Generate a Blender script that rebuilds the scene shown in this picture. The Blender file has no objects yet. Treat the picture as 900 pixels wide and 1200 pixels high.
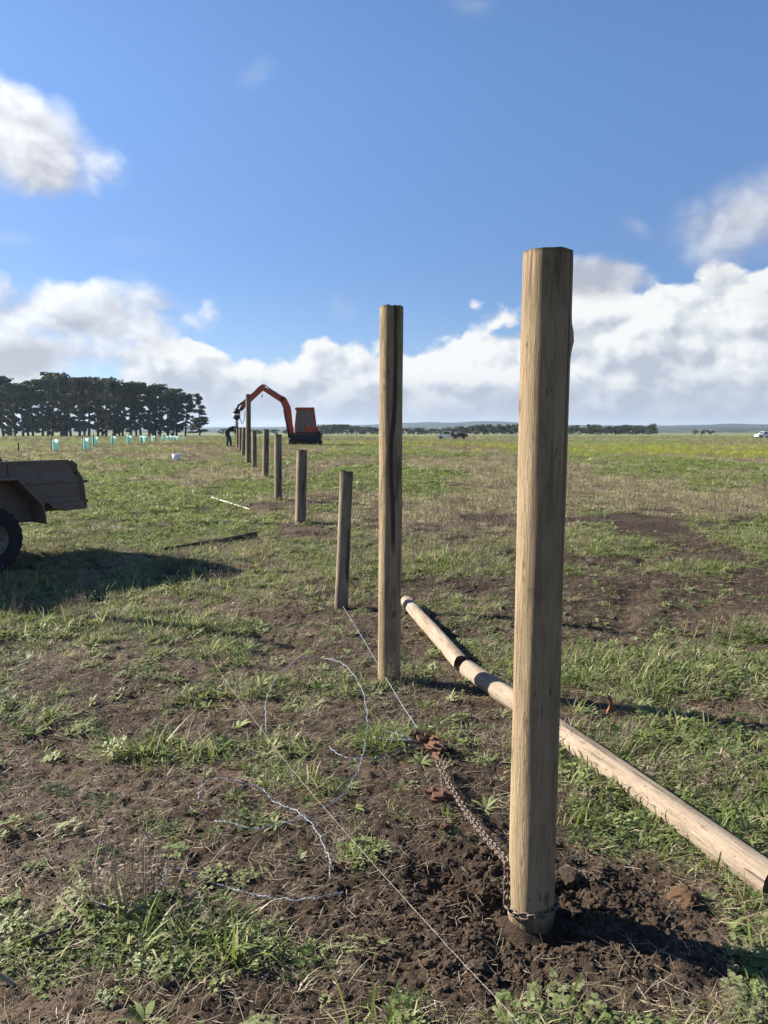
import bpy, bmesh, math, random
import numpy as np
from mathutils import Vector, Matrix, Euler
R = math.radians
random.seed(7); rng = np.random.default_rng(7)
scene = bpy.context.scene
COL = scene.collection

# ------------------------------------------------------------------ camera geometry
F = 920.0; PITCH = R(5.8); CAMH = 1.6
CAM = Vector((0, 0, CAMH))
def ray(px, py):
    a = (px-450)/F; b = (600-py)/F
    d = Vector((a, math.cos(PITCH)+b*math.sin(PITCH), -math.sin(PITCH)+b*math.cos(PITCH)))
    return d.normalized()

# ------------------------------------------------------------------ noise
def _h(ix, iy, s):
    n = (ix*374761393 + iy*668265263 + s*974711) & 0x7fffffff
    n = ((n ^ (n >> 13))*1274126177) & 0x7fffffff
    n = (n ^ (n >> 16)) & 0xffff
    return n/65535.0
def vn(x, y, s=0):
    x = np.asarray(x, float); y = np.asarray(y, float)
    ix = np.floor(x).astype(np.int64); iy = np.floor(y).astype(np.int64)
    fx = x-ix; fy = y-iy
    fx = fx*fx*fx*(fx*(fx*6-15)+10); fy = fy*fy*fy*(fy*(fy*6-15)+10)
    a = _h(ix, iy, s); b = _h(ix+1, iy, s); c = _h(ix, iy+1, s); d = _h(ix+1, iy+1, s)
    return (a*(1-fx)+b*fx)*(1-fy)+(c*(1-fx)+d*fx)*fy
def fbm(x, y, s=0, o=4, g=.5):
    t = 0; a = 1; n = 0
    for i in range(o):
        t = t+a*vn(np.asarray(x)*2**i+i*17.3, np.asarray(y)*2**i-i*9.1, s+i); n += a; a *= g
    return t/n
def ss(a, b, x):
    t = np.clip((np.asarray(x, float)-a)/(b-a), 0, 1); return t*t*(3-2*t)

# ------------------------------------------------------------------ terrain
_td = np.arange(-20, 400, .5)
_tz = np.interp(_td, [8, 13, 16, 22, 28, 36, 45, 55, 80, 120, 170, 250], [0, .08, .2, .34, .42, .52, .61, .67, .6, .35, .1, 0])
_k = np.exp(-.5*(np.arange(-16, 17)/6)**2); _k /= _k.sum()
_tz = np.convolve(np.pad(_tz, 16, mode='edge'), _k, 'valid')
def base_z(x, y):
    return np.interp(y, _td, _tz)*(1-.8*ss(1, 22, x))
def gpt(px, py, h=0.0):
    """ground point (raised by h) seen along a ray of the photograph"""
    d = ray(px, py); t = 1.0
    z = h
    for _ in range(40):
        t = (z-CAMH)/d.z
        p = CAM+d*t
        z = h+float(base_z(p.x, p.y))
    return p
POST1 = gpt(622, 1078)
def ell(x, y, cx, cy, rx, ry, rot=0):
    c, s = math.cos(rot), math.sin(rot)
    dx = x-cx; dy = y-cy
    return np.exp(-(((dx*c+dy*s)/rx)**2+((-dx*s+dy*c)/ry)**2))
def pxe(px, py, rx, ry):
    p = gpt(px, py); return (p.x, p.y, rx, ry)
BARE = [pxe(530, 930, .42, .35)+(.9,), pxe(470, 985, .3, .22)+(.6,), pxe(720, 1140, .36, .16)+(1.1,), pxe(740, 1050, .25, .2)+(.45,), pxe(600, 820, .5, .35)+(.5,), pxe(860, 830, .3, .25)+(.7,), pxe(480, 830, .5, .3)+(.8,), pxe(540, 740, .5, .4)+(.5,), pxe(690, 720, .7, .5)+(.6,), pxe(90, 960, .6, .42)+(1.5,), pxe(230, 850, .55, .26)+(1.0,), pxe(80, 1010, .4, .15)+(.8,), pxe(300, 1010, .38, .2)+(.9,), pxe(60, 860, .5, .25)+(.6,),
        pxe(460, 900, .35, .3)+(.8,), pxe(560, 1080, .6, .33)+(1.4,), pxe(400, 770, .6, .35)+(.8,), pxe(700, 745, .9, .3)+(.7,),
        pxe(760, 690, 1.7, .5)+(1.3,), pxe(880, 705, 1.3, .7)+(1.2,), pxe(420, 735, .7, .5)+(.8,), pxe(355, 625, .5, .7)+(.7,),
        pxe(700, 610, 2.5, .5)+(.6,), pxe(330, 720, .8, .2)+(.5,), pxe(620, 690, .9, .5)+(.7,), pxe(700, 655, 1.5, .25)+(.7,),
        pxe(830, 640, .35, 1.8)+(.9,), pxe(760, 620, .4, 2.)+(.6,), pxe(60, 1190, .3, .12)+(.8,), pxe(350, 1190, .2, .2)+(.4,), pxe(180, 790, 1.2, .2)+(.4,)]
LUSH = [pxe(750, 790, .65, .45)+(1.0,), pxe(780, 900, .5, .5)+(.4,), pxe(800, 1010, .35, .45)+(.35,), pxe(240, 1110, .33, .16)+(1.1,),
        pxe(190, 885, .2, .12)+(.9,), pxe(280, 885, .2, .1)+(.6,), pxe(60, 1110, .2, .12)+(.8,), pxe(420, 1120, .16, .12)+(.7,), pxe(520, 1185, .2, .1)+(.3,),
        pxe(270, 770, .35, .15)+(.6,), pxe(40, 850, .35, .15)+(.6,), pxe(875, 1160, .2, .2)+(.4,), pxe(350, 920, .25, .12)+(.5,),
        pxe(430, 1000, .14, .14)+(.7,), pxe(690, 940, .18, .25)+(.5,), pxe(440, 880, .2, .14)+(.6,), pxe(140, 740, .9, .25)+(.5,), pxe(100, 690, 1.5, .4)+(.6,), pxe(520, 660, .8, .8)+(.5,)]
def cover_f(x, y):
    b = np.interp(y, [1.5, 3, 4.5, 6.5, 9, 14, 25, 60], [.55, .53, .54, .57, .62, .70, .84, 1.0])
    b = b+.14*ss(.4, 1.6, x)*ss(6, 3, y)
    n = (fbm(x*1.1, y*1.1, 11, 3)-.5)*1.1+(fbm(x*4.2, y*4.2, 21, 3)-.5)*1.0
    n = n*np.interp(y, [6, 30, 80], [1, .7, .4])
    c = b+n
    for cx, cy, rx, ry, k in BARE: c = c-k*ell(x, y, cx, cy, rx, ry)
    for cx, cy, rx, ry, k in LUSH: c = c+k*ell(x, y, cx, cy, rx, ry)
    return np.clip(c, 0, 1)
def dry_f(x, y):
    d = fbm(x*.22+3, y*.13, 31, 3)*1.1+(fbm(x*.9, y*.6, 41, 3)-.5)*.9
    d = d-.10+.2*ell(x, y, 6, 26, 9, 8)+.25*ell(x, y, -2.6, 14, 1.6, 3)-.15*ss(16, 9, y)
    return np.clip(d, 0, 1)
def mound_f(x, y):
    return np.maximum(ell(x, y, POST1.x-.06, POST1.y-.04, .62, .46), .8*ell(x, y, POST1.x+.28, POST1.y-.24, .34, .2))*np.clip(.25+1.5*(fbm(x*3.1, y*3.1, 57, 3)-.22), .2, 1)
def ground_z(x, y):
    x = np.asarray(x, float); y = np.asarray(y, float)
    z = base_z(x, y)
    r = np.hypot(x, y)
    near = ss(60, 25, r)
    z = z+near*.09*(fbm(x*.55, y*.55, 3, 3)-.5)
    n2 = ss(22, 9, r)
    z = z+n2*.05*(fbm(x*2.0, y*2.0, 5, 3)-.5)
    n3 = ss(17, 9, r)
    c = 1-np.abs(2*fbm(x*9, y*9, 7, 3)-1)
    z = z+n3*(.005+.016*ss(4.5, 6.5, y))*(c-.6)
    bare = 1-cover_f(x, y)
    z = z+n3*(.005+.012*bare)*(fbm(x*26, y*26, 9, 2)-.5)*1.6+n3*.010*(vn(x*42, y*42, 13)-.5)*ss(.3, .7, fbm(x*3, y*3, 14, 2))*1.6
    m = mound_f(x, y)
    z = z+m*(.035+.08*(fbm(x*11, y*11, 51, 3)-.5)+.03*(vn(x*30, y*30, 53)-.5))
    rr = np.hypot(x-POST1.x, y-POST1.y)
    z = z-.055*np.exp(-((rr-.13)/.05)**2)*np.exp(-(np.minimum(0, (x-POST1.x)*.5+.02))**2/.01)
    z = z-.06*ell(x, y, POST1.x-.28, POST1.y+.2, .09, .07)
    # wheel ruts across the bare patch on the right
    for off in (0, 1.5):
        d = (x-1.2-off)*.93-(y-8.2)*.36+.5*(fbm(x*.8, y*.8, 88, 2)-.5)
        z = z+(-.045*np.exp(-(d/.16)**2)+.02*np.exp(-((d-.28)/.12)**2))*ss(5, 7, y)*ss(13, 9, y)*ss(.3, .55, fbm(x*.7, y*.7, 89, 2))
    return z
def gz(x, y): return float(ground_z(np.array([x]), np.array([y]))[0])
def on_ground(px, py, h=0.0):
    p = gpt(px, py, h); return Vector((p.x, p.y, gz(p.x, p.y)+h))

# ------------------------------------------------------------------ material helpers
def mat(name):
    m = bpy.data.materials.new(name); m.use_nodes = True
    nt = m.node_tree; nt.nodes.clear()
    return m, nt
class G:
    def __init__(s, nt): s.nt = nt
    def n(s, t, **kw):
        nd = s.nt.nodes.new(t)
        for k, v in kw.items():
            if k in nd.inputs.keys() if isinstance(k, str) else False: s.set(nd.inputs[k], v)
            else: setattr(nd, k, v)
        return nd
    def set(s, sock, v):
        if isinstance(v, bpy.types.NodeSocket): s.nt.links.new(v, sock)
        else:
            try: sock.default_value = v
            except Exception: sock.default_value = (*v, 1) if len(v) == 3 else v
    def m(s, op, a, b=None, c=None, clamp=False):
        nd = s.nt.nodes.new('ShaderNodeMath'); nd.operation = op; nd.use_clamp = clamp
        s.set(nd.inputs[0], a)
        if b is not None: s.set(nd.inputs[1], b)
        if c is not None: s.set(nd.inputs[2], c)
        return nd.outputs[0]
    def step(s, a, b, x):
        nd = s.nt.nodes.new('ShaderNodeMapRange'); nd.interpolation_type = 'SMOOTHSTEP'
        s.set(nd.inputs[0], x); s.set(nd.inputs[1], a); s.set(nd.inputs[2], b); s.set(nd.inputs[3], 0.); s.set(nd.inputs[4], 1.)
        return nd.outputs[0]
    def mix(s, f, a, b):
        nd = s.nt.nodes.new('ShaderNodeMix'); nd.data_type = 'RGBA'
        s.set(nd.inputs[0], f)
        for k, v in ((6, a), (7, b)):
            s.set(nd.inputs[k], v if isinstance(v, bpy.types.NodeSocket) else (*v, 1))
        return nd.outputs[2]
    def coord(s, out='Object', scale=None, loc=None):
        nd = s.nt.nodes.new('ShaderNodeTexCoord'); o = nd.outputs[out]
        if scale is not None:
            mp = s.nt.nodes.new('ShaderNodeMapping'); mp.inputs['Scale'].default_value = scale
            if loc is not None: mp.inputs['Location'].default_value = loc
            s.nt.links.new(o, mp.inputs[0]); o = mp.outputs[0]
        return o
    def noise(s, vec, scale, detail=4, rough=.5, dist=0, d2=False):
        nd = s.nt.nodes.new('ShaderNodeTexNoise')
        if d2: nd.noise_dimensions = '2D'
        s.set(nd.inputs['Vector'], vec)
        nd.inputs['Scale'].default_value = scale; nd.inputs['Detail'].default_value = detail
        nd.inputs['Roughness'].default_value = rough; nd.inputs['Distortion'].default_value = dist
        return nd.outputs[0]
    def ramp(s, f, stops):
        nd = s.nt.nodes.new('ShaderNodeValToRGB'); s.set(nd.inputs[0], f)
        e = nd.color_ramp.elements
        while len(e) < len(stops): e.new(.5)
        for el, (p, c) in zip(e, stops): el.position = p; el.color = (*c, 1)
        return nd.outputs[0]
    def attr(s, name, t='GEOMETRY'):
        nd = s.nt.nodes.new('ShaderNodeAttribute'); nd.attribute_name = name; nd.attribute_type = t
        return nd.outputs['Fac']
    def bump(s, h, strength=.5, dist=.02, normal=None):
        nd = s.nt.nodes.new('ShaderNodeBump'); s.set(nd.inputs['Height'], h)
        nd.inputs['Strength'].default_value = strength; nd.inputs['Distance'].default_value = dist
        if normal is not None: s.set(nd.inputs['Normal'], normal)
        return nd.outputs[0]
    def bsdf(s, col, rough=.8, metal=0., normal=None, spec=.3, trans=None, alpha=None):
        p = s.nt.nodes.new('ShaderNodeBsdfPrincipled')
        s.set(p.inputs['Base Color'], col if isinstance(col, bpy.types.NodeSocket) else (*col, 1))
        s.set(p.inputs['Roughness'], rough); s.set(p.inputs['Metallic'], metal)
        p.inputs['Specular IOR Level'].default_value = spec
        if normal is not None: s.set(p.inputs['Normal'], normal)
        sh = p.outputs[0]
        if trans is not None:
            t = s.nt.nodes.new('ShaderNodeBsdfTranslucent')
            s.set(t.inputs[0], trans[1] if isinstance(trans[1], bpy.types.NodeSocket) else (*trans[1], 1))
            mx = s.nt.nodes.new('ShaderNodeMixShader'); s.set(mx.inputs[0], trans[0])
            s.nt.links.new(sh, mx.inputs[1]); s.nt.links.new(t.outputs[0], mx.inputs[2]); sh = mx.outputs[0]
        o = s.nt.nodes.new('ShaderNodeOutputMaterial'); s.nt.links.new(sh, o.inputs[0])
        return p
def simple(name, col, rough=.6, metal=0., var=.25, scale=8., bump=.0, spec=.4, dirt=None):
    m, nt = mat(name); g = G(nt); co = g.coord('Object')
    n = g.noise(co, scale, 5, .6)
    c = g.mix(n, tuple(v*(1-var) for v in col), tuple(min(1, v*(1+var)) for v in col))
    if dirt:
        n2 = g.step(.5, .68, g.noise(co, scale*.6, 6, .65)); c = g.mix(n2, c, dirt)
    nm = g.bump(n, bump, .01) if bump else None
    g.bsdf(c, rough, metal, nm, spec)
    return m

# ------------------------------------------------------------------ mesh builder
class MB:
    def __init__(s): s.v = []; s.f = []; s.mi = []; s.sm = []; s.at = {}
    def add(s, vs, fs, mi=0, smooth=False):
        o = len(s.v); s.v += [tuple(p) for p in vs]
        for f in fs: s.f.append(tuple(i+o for i in f)); s.mi.append(mi); s.sm.append(smooth)
        return o
    def box(s, c, sz, rot=None, mi=0, bev=0):
        bm = bmesh.new(); bmesh.ops.create_cube(bm, size=1)
        bmesh.ops.scale(bm, vec=sz, verts=bm.verts)
        if bev: bmesh.ops.bevel(bm, geom=bm.edges[:], offset=bev, segments=2, affect='EDGES')
        M = Matrix.Translation(c) @ (rot.to_4x4() if rot is not None else Matrix())
        bm.verts.index_update()
        s.add([M @ v.co for v in bm.verts], [[v.index for v in f.verts] for f in bm.faces], mi); bm.free()
    def tube(s, pts, r, n=8, mi=0, caps=True, closed=False, smooth=True):
        pts = [Vector(p) for p in pts]; k = len(pts)
        rs = r if isinstance(r, (list, tuple, np.ndarray)) else [r]*k
        vs = []; up = None
        for i, p in enumerate(pts):
            a = pts[(i-1) % k] if (closed or i > 0) else p; b = pts[(i+1) % k] if (closed or i < k-1) else p
            t = (b-a).normalized()
            if up is None:
                up = Vector((0, 0, 1)) if abs(t.z) < .9 else Vector((1, 0, 0))
            x = t.cross(up)
            if x.length < 1e-6: x = t.orthogonal()
            x.normalize(); y = x.cross(t).normalized(); up = y
            for j in range(n):
                q = 2*math.pi*j/n; vs.append(p+(x*math.cos(q)+y*math.sin(q))*rs[i])
        fs = []
        for i in range(k if closed else k-1):
            for j in range(n):
                a = i*n+j; b = i*n+(j+1) % n; i2 = (i+1) % k
                fs.append((a, b, i2*n+(j+1) % n, i2*n+j))
        s.add(vs, fs, mi, smooth)
        if caps and not closed:
            o = len(s.v)-len(vs)
            s.f.append(tuple(o+j for j in range(n))[::-1]); s.mi.append(mi); s.sm.append(False)
            s.f.append(tuple(o+(k-1)*n+j for j in range(n))); s.mi.append(mi); s.sm.append(False)
    def prism(s, poly, y0, y1, mi=0, M=None):
        """polygon in (x, z), extruded from y0 to y1"""
        n = len(poly); M = M or Matrix()
        vs = [M @ Vector((x, y0, z)) for x, z in poly]+[M @ Vector((x, y1, z)) for x, z in poly]
        fs = [tuple(range(n)), tuple(range(2*n-1, n-1, -1))]+[(i, i+n, (i+1) % n+n, (i+1) % n) for i in range(n)]
        s.add(vs, fs, mi)
    def ball(s, c, r, sub=2, mi=0, jit=0., seed=0):
        bm = bmesh.new(); bmesh.ops.create_icosphere(bm, subdivisions=sub, radius=1)
        rr = random.Random(seed); bm.verts.index_update()
        r = r if hasattr(r, '__len__') else (r, r, r)
        vs = []
        for v in bm.verts:
            k = 1+jit*(rr.random()-.5)*2
            vs.append((c[0]+v.co.x*r[0]*k, c[1]+v.co.y*r[1]*k, c[2]+v.co.z*r[2]*k))
        s.add(vs, [[v.index for v in f.verts] for f in bm.faces], mi, True); bm.free()
    def build(s, name, mats, parent=None, loc=None, rot=None, link=True, attrs=None):
        me = bpy.data.meshes.new(name); me.from_pydata(s.v, [], s.f); 
        me.polygons.foreach_set('material_index', s.mi); me.polygons.foreach_set('use_smooth', s.sm)
        for m in (mats if isinstance(mats, (list, tuple)) else [mats]): me.materials.append(m)
        if attrs:
            for k, a in attrs.items():
                at = me.attributes.new(k, 'FLOAT', 'POINT'); at.data.foreach_set('value', np.asarray(a, dtype=np.float32))
        bm = bmesh.new(); bm.from_mesh(me); bmesh.ops.recalc_face_normals(bm, faces=bm.faces[:]); bm.to_mesh(me); bm.free()
        me.update()
        o = bpy.data.objects.new(name, me)
        if link: COL.objects.link(o)
        if parent is not None: o.parent = parent
        if loc is not None: o.location = loc
        if rot is not None: o.rotation_euler = rot
        return o
def np_mesh(name, V, Fq, mats, attrs=None, smooth=False, link=True, tri=False):
    """big mesh from arrays; Fq (n, 3 or 4)"""
    me = bpy.data.meshes.new(name); k = Fq.shape[1]
    me.vertices.add(len(V)); me.vertices.foreach_set('co', V.astype(np.float32).ravel())
    me.loops.add(Fq.size); me.loops.foreach_set('vertex_index', Fq.astype(np.int32).ravel())
    me.polygons.add(len(Fq)); me.polygons.foreach_set('loop_start', np.arange(0, Fq.size, k, dtype=np.int32))
    me.polygons.foreach_set('use_smooth', np.full(len(Fq), smooth))
    me.update(calc_edges=True)
    for m in (mats if isinstance(mats, (list, tuple)) else [mats]): me.materials.append(m)
    if attrs:
        for a, v in attrs.items():
            at = me.attributes.new(a, 'FLOAT', 'POINT'); at.data.foreach_set('value', np.asarray(v, dtype=np.float32))
    o = bpy.data.objects.new(name, me)
    if link: COL.objects.link(o)
    return o
def tag(o, label=None, cat=None, group=None, kind=None):
    if label: o['label'] = label
    if cat: o['category'] = cat
    if group: o['group'] = group
    if kind: o['kind'] = kind
    return o
def empty(name, loc, rz=0.):
    o = bpy.data.objects.new(name, None); COL.objects.link(o); o.location = loc; o.rotation_euler = (0, 0, rz)
    o.empty_display_size = .2
    return o
def copy_tree(o, parent=None):
    c = o.copy(); COL.objects.link(c)
    if parent is not None: c.parent = parent
    for ch in list(o.children): copy_tree(ch, c)
    return c

# ------------------------------------------------------------------ materials
def soil_mat():
    m, nt = mat('soil'); g = G(nt); co = g.coord('Object')
    n1 = g.noise(co, 1.1, 5, .6); n2 = g.noise(co, 9, 6, .65); n3 = g.noise(co, 70, 4, .6)
    f = g.m('ADD', g.m('MULTIPLY', n1, .55), g.m('ADD', g.m('MULTIPLY', n2, .35), g.m('MULTIPLY', n3, .2)))
    soil = g.ramp(f, [(.38, (.020, .014, .009)), (.52, (.064, .044, .030)), (.62, (.128, .092, .064)), (.75, (.195, .146, .106))])
    moist = g.attr('moist')
    soil = g.mix(g.m('MULTIPLY', moist, .68), soil, (.026, .018, .0125))
    cov = g.attr('cover'); dry = g.attr('dry'); yel = g.attr('yellow')
    cn = g.noise(co, 2.3, 6, .7)
    lo = g.noise(g.coord('Object', (1, .35, 1)), .6, 6, .65)
    dryf = g.m('ADD', g.m('MULTIPLY', g.m('SUBTRACT', lo, .5), 1.3), dry)
    green = g.mix(cn, (.085, .125, .034), (.165, .215, .065))
    straw = g.mix(cn, (.145, .118, .088), (.255, .212, .155))
    veg = g.mix(g.step(.42, .72, dryf), green, straw)
    veg = g.mix(yel, veg, (.21, .22, .055))
    far = g.attr('far')
    cc = g.m('ADD', cov, g.m('MULTIPLY', g.m('SUBTRACT', cn, .5), .9))
    vf = g.m('MULTIPLY', g.step(.35, .75, cc), g.m('ADD', .35, g.m('MULTIPLY', far, .6)))
    col = g.mix(vf, soil, veg)
    h = g.m('ADD', g.m('MULTIPLY', n2, .5), g.m('MULTIPLY', n3, .5))
    nm = g.bump(h, 1., .026)
    fine = g.noise(co, 240, 3, .6)
    nm = g.bump(fine, .9, .006, nm)
    g.bsdf(col, .95, 0, nm, .12)
    return m
M_SOIL = soil_mat()
def clod_mat(name='clod_soil', a=(.035, .023, .016), b=(.105, .072, .05)):
    m, nt = mat(name); g = G(nt); co = g.coord('Object')
    oi = nt.nodes.new('ShaderNodeObjectInfo')
    n = g.noise(co, 45, 5, .65)
    f = g.m('ADD', g.m('MULTIPLY', n, .6), g.m('MULTIPLY', oi.outputs['Random'], .5))
    c = g.mix(f, a, b)
    g.bsdf(c, .95, 0, g.bump(n, .8, .006), .1)
    return m
M_CLOD = clod_mat('clod_soil', (.028, .019, .013), (.115, .083, .060))
def leaf_mat(name, stops, trans=.35, rnd=.3, rough=.55, spec=.3):
    m, nt = mat(name); g = G(nt)
    oi = nt.nodes.new('ShaderNodeObjectInfo')
    t = g.attr('tint')
    f = g.m('ADD', t, g.m('MULTIPLY', g.m('SUBTRACT', oi.outputs['Random'], .5), rnd), clamp=True)
    c = g.ramp(f, stops)
    tc = g.mix(.5, c, (.14, .20, .03)) if trans > .2 else c
    tc = g.mix(.35, c, g.mix(.5, c, (.25, .27, .05)))
    g.bsdf(c, rough, 0, None, spec, (trans, tc))
    return m
M_GRASS = leaf_mat('grass_blade', [(0, (.058, .105, .020)), (.35, (.150, .215, .048)), (.6, (.255, .280, .095)), (.8, (.34, .29, .175)), (1, (.46, .40, .28))], .45, .3, .5, .25)
M_WEED = leaf_mat('weed_leaf', [(0, (.054, .090, .026)), (.4, (.140, .190, .062)), (.7, (.225, .26, .115)), (1, (.30, .30, .17))], .40, .35, .55, .18)
M_STRAW = leaf_mat('straw', [(0, (.07, .050, .034)), (.4, (.14, .105, .066)), (.75, (.25, .20, .13)), (1, (.42, .36, .26))], .15, .5, .7)
M_DRYWEED = leaf_mat('dry_weed', [(0, (.10, .075, .062)), (.5, (.20, .158, .125)), (1, (.33, .27, .20))], .15, .45, .8, .1)
M_FLOWER = leaf_mat('yellow_weed', [(0, (.07, .10, .02)), (.5, (.24, .27, .05)), (1, (.46, .44, .07))], .3, .35)

M_PALESTEM = leaf_mat('pale_stem', [(0, (.16, .12, .10)), (.5, (.28, .225, .18)), (1, (.42, .35, .28))], .05, .4, .8, .1)
def wood_mat(name, light, mid, dark, stain=(.035, .026, .018), grain=1.0, band=.5):
    m, nt = mat(name); g = G(nt)
    oi = nt.nodes.new('ShaderNodeObjectInfo')
    cmb = nt.nodes.new('ShaderNodeCombineXYZ'); g.set(cmb.inputs[2], g.m('MULTIPLY', oi.outputs['Random'], 9))
    co0 = g.coord('Object')
    va = nt.nodes.new('ShaderNodeVectorMath'); va.operation = 'ADD'; nt.links.new(co0, va.inputs[0]); nt.links.new(cmb.outputs[0], va.inputs[1])
    def sc(v):
        mp = nt.nodes.new('ShaderNodeMapping'); mp.inputs['Scale'].default_value = v; nt.links.new(va.outputs[0], mp.inputs[0]); return mp.outputs[0]
    fine = g.noise(sc((120, 120, 7)), 1, 6, .75, .8)
    med = g.noise(sc((24, 24, 2.4)), 1, 6, .72, 1.0)
    blot = g.noise(sc((7, 7, 2.2)), 1, 6, .65)
    f = g.m('ADD', g.m('MULTIPLY', fine, .38), g.m('ADD', g.m('MULTIPLY', med, .38), g.m('MULTIPLY', blot, .48)))
    c = g.ramp(f, [(.45, dark), (.60, mid), (.76, light)])
    st = g.attr('stain')
    sf = g.m('MULTIPLY', g.step(.30, .75, g.m('ADD', st, g.m('MULTIPLY', g.m('SUBTRACT', med, .5), 1.1))), g.step(.02, .2, st))
    c = g.mix(g.m('MULTIPLY', sf, .88), c, stain)
    speck = g.step(.60, .68, g.noise(sc((40, 40, 12)), 1, 4, .65))
    c = g.mix(g.m('MULTIPLY', speck, .6), c, tuple(v*.3 for v in mid))
    crack = g.step(.66, .70, g.noise(sc((60, 60, .7)), 1, 2, .5))
    c = g.mix(g.m('MULTIPLY', crack, .75), c, tuple(v*.25 for v in mid))
    vor = nt.nodes.new('ShaderNodeTexVoronoi'); nt.links.new(sc((6, 6, 3.2)), vor.inputs['Vector']); vor.inputs['Scale'].default_value = 1.3
    knot = g.m('SUBTRACT', 1, g.step(.07, .16, vor.outputs['Distance']))
    c = g.mix(g.m('MULTIPLY', knot, .7), c, tuple(v*.35 for v in mid))
    h = g.m('SUBTRACT', g.m('ADD', g.m('MULTIPLY', fine, .8), g.m('ADD', med, g.m('MULTIPLY', blot, .8))), crack)
    g.bsdf(c, .85, 0, g.bump(h, .9*grain, .009), .15)
    return m
M_POST = wood_mat('treated_pine', (.345, .262, .162), (.245, .182, .110), (.105, .078, .050))
M_OLDPOST = wood_mat('weathered_post', (.30, .245, .175), (.20, .158, .110), (.085, .066, .047))
M_LOG = wood_mat('debarked_log', (.36, .295, .225), (.265, .21, .155), (.10, .074, .052))
M_ROT = wood_mat('rotten_timber', (.12, .105, .085), (.07, .058, .045), (.028, .023, .018))
def endgrain_mat():
    m, nt = mat('end_grain'); g = G(nt)
    mp = g.coord('Object', (1, 1, 1))
    w = nt.nodes.new('ShaderNodeTexWave'); w.wave_type = 'RINGS'; w.rings_direction = 'Z'
    nt.links.new(mp, w.inputs[0]); w.inputs['Scale'].default_value = 45; w.inputs['Distortion'].default_value = 2; w.inputs['Detail'].default_value = 3
    c = g.mix(w.outputs[1], (.07, .05, .033), (.13, .095, .06))
    n = g.noise(mp, 30, 4); c = g.mix(g.step(.4, .7, n), c, (.035, .028, .02))
    g.bsdf(c, .9, 0, g.bump(n, .5, .004), .1); return m
M_END = endgrain_mat()
def metal_mat(name, base, rust, amt=.5, scale=14, rough=.55, metal=.6):
    m, nt = mat(name); g = G(nt); co = g.coord('Object')
    n = g.noise(co, scale, 7, .7); n2 = g.noise(co, scale*5, 4, .6)
    f = g.step(.62-amt*.3, .72-amt*.2, g.m('ADD', g.m('MULTIPLY', n, .8), g.m('MULTIPLY', n2, .2)))
    c = g.mix(f, base, g.mix(n2, tuple(v*.5 for v in rust), rust))
    r = g.m('ADD', rough, g.m('MULTIPLY', f, .3))
    g.bsdf(c, r, g.m('MULTIPLY', g.m('SUBTRACT', 1, f), metal), g.bump(n2, .35, .003), .3); return m
M_RUST = metal_mat('rusty_iron', (.10, .062, .045), (.21, .105, .062), .8, 40, .7, .2)
M_CHAIN = metal_mat('chain_steel', (.17, .145, .125), (.13, .075, .048), .6, 60, .5, .7)
M_GALV = metal_mat('galvanised', (.55, .57, .60), (.40, .40, .40), .2, 40, .35, .9)
M_WIRE = simple('coated_wire', (.27, .33, .42), .55, .2, .2, 40, 0, .5)
M_TRAILER = metal_mat('trailer_paint', (.15, .132, .118), (.235, .15, .098), .62, 11, .75, .1)
M_TRAILERIN = metal_mat('trailer_bed', (.26, .19, .14), (.34, .215, .135), .6, 6, .75, .1)
M_RUBBER = simple('tyre_rubber', (.022, .022, .023), .85, 0, .3, 30, .3, .2, dirt=(.055, .045, .035))
M_RIM = metal_mat('wheel_rim', (.15, .14, .12), (.12, .085, .06), .5, 18, .55, .4)
M_RED = simple('faded_orange_paint', (.37, .050, .026), .5, 0, .2, 6, 0, .45, dirt=(.23, .06, .035))
M_DARK = simple('dark_steel', (.022, .024, .030), .6, .2, .3, 10, 0, .4)
M_BLACK = simple('black_rubber', (.012, .012, .012), .8, 0, .3, 20)
def glass_mat():
    m, nt = mat('cab_glass'); g = G(nt)
    tr = nt.nodes.new('ShaderNodeBsdfTransparent'); tr.inputs[0].default_value = (.09, .105, .12, 1)
    gl = nt.nodes.new('ShaderNodeBsdfGlossy'); gl.inputs[0].default_value = (1, 1, 1, 1); gl.inputs['Roughness'].default_value = .06
    mx = nt.nodes.new('ShaderNodeMixShader'); mx.inputs[0].default_value = .07
    nt.links.new(tr.outputs[0], mx.inputs[1]); nt.links.new(gl.outputs[0], mx.inputs[2])
    o = nt.nodes.new('ShaderNodeOutputMaterial'); nt.links.new(mx.outputs[0], o.inputs[0]); return m
M_GLASS = glass_mat()
def guard_mat():
    m, nt = mat('teal_film'); g = G(nt); co = g.coord('Object')
    n = g.noise(co, 6, 3); c = g.mix(n, (.38, .62, .56), (.52, .72, .67))
    g.bsdf(c, .4, 0, None, .5, (.5, c)); return m
M_GUARD = guard_mat()
M_STAKE = simple('dark_stake', (.045, .035, .028), .9, 0, .3, 12)
M_WHITE = simple('white_plastic', (.78, .78, .76), .45, 0, .05, 6)
M_PAINTW = simple('white_paint', (.72, .73, .74), .3, 0, .04, 2, 0, .5)
M_BARK = simple('pine_bark', (.050, .040, .034), .95, 0, .45, 1.5, .8, .1)
M_PINE = leaf_mat('pine_needles', [(0, (.016, .026, .014)), (.5, (.034, .050, .024)), (1, (.062, .080, .036))], .12, .25, .7, .15)
M_GUM = leaf_mat('gum_leaves', [(0, (.030, .040, .022)), (.5, (.048, .060, .032)), (1, (.075, .085, .048))], .15, .35, .7, .15)
M_SKIN = simple('skin', (.45, .28, .20), .6, 0, .1, 20)
M_JACKET = simple('dark_jacket', (.020, .024, .034), .85, 0, .3, 30)
M_JEANS = simple('dark_jeans', (.022, .028, .045), .85, 0, .3, 40)
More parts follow.
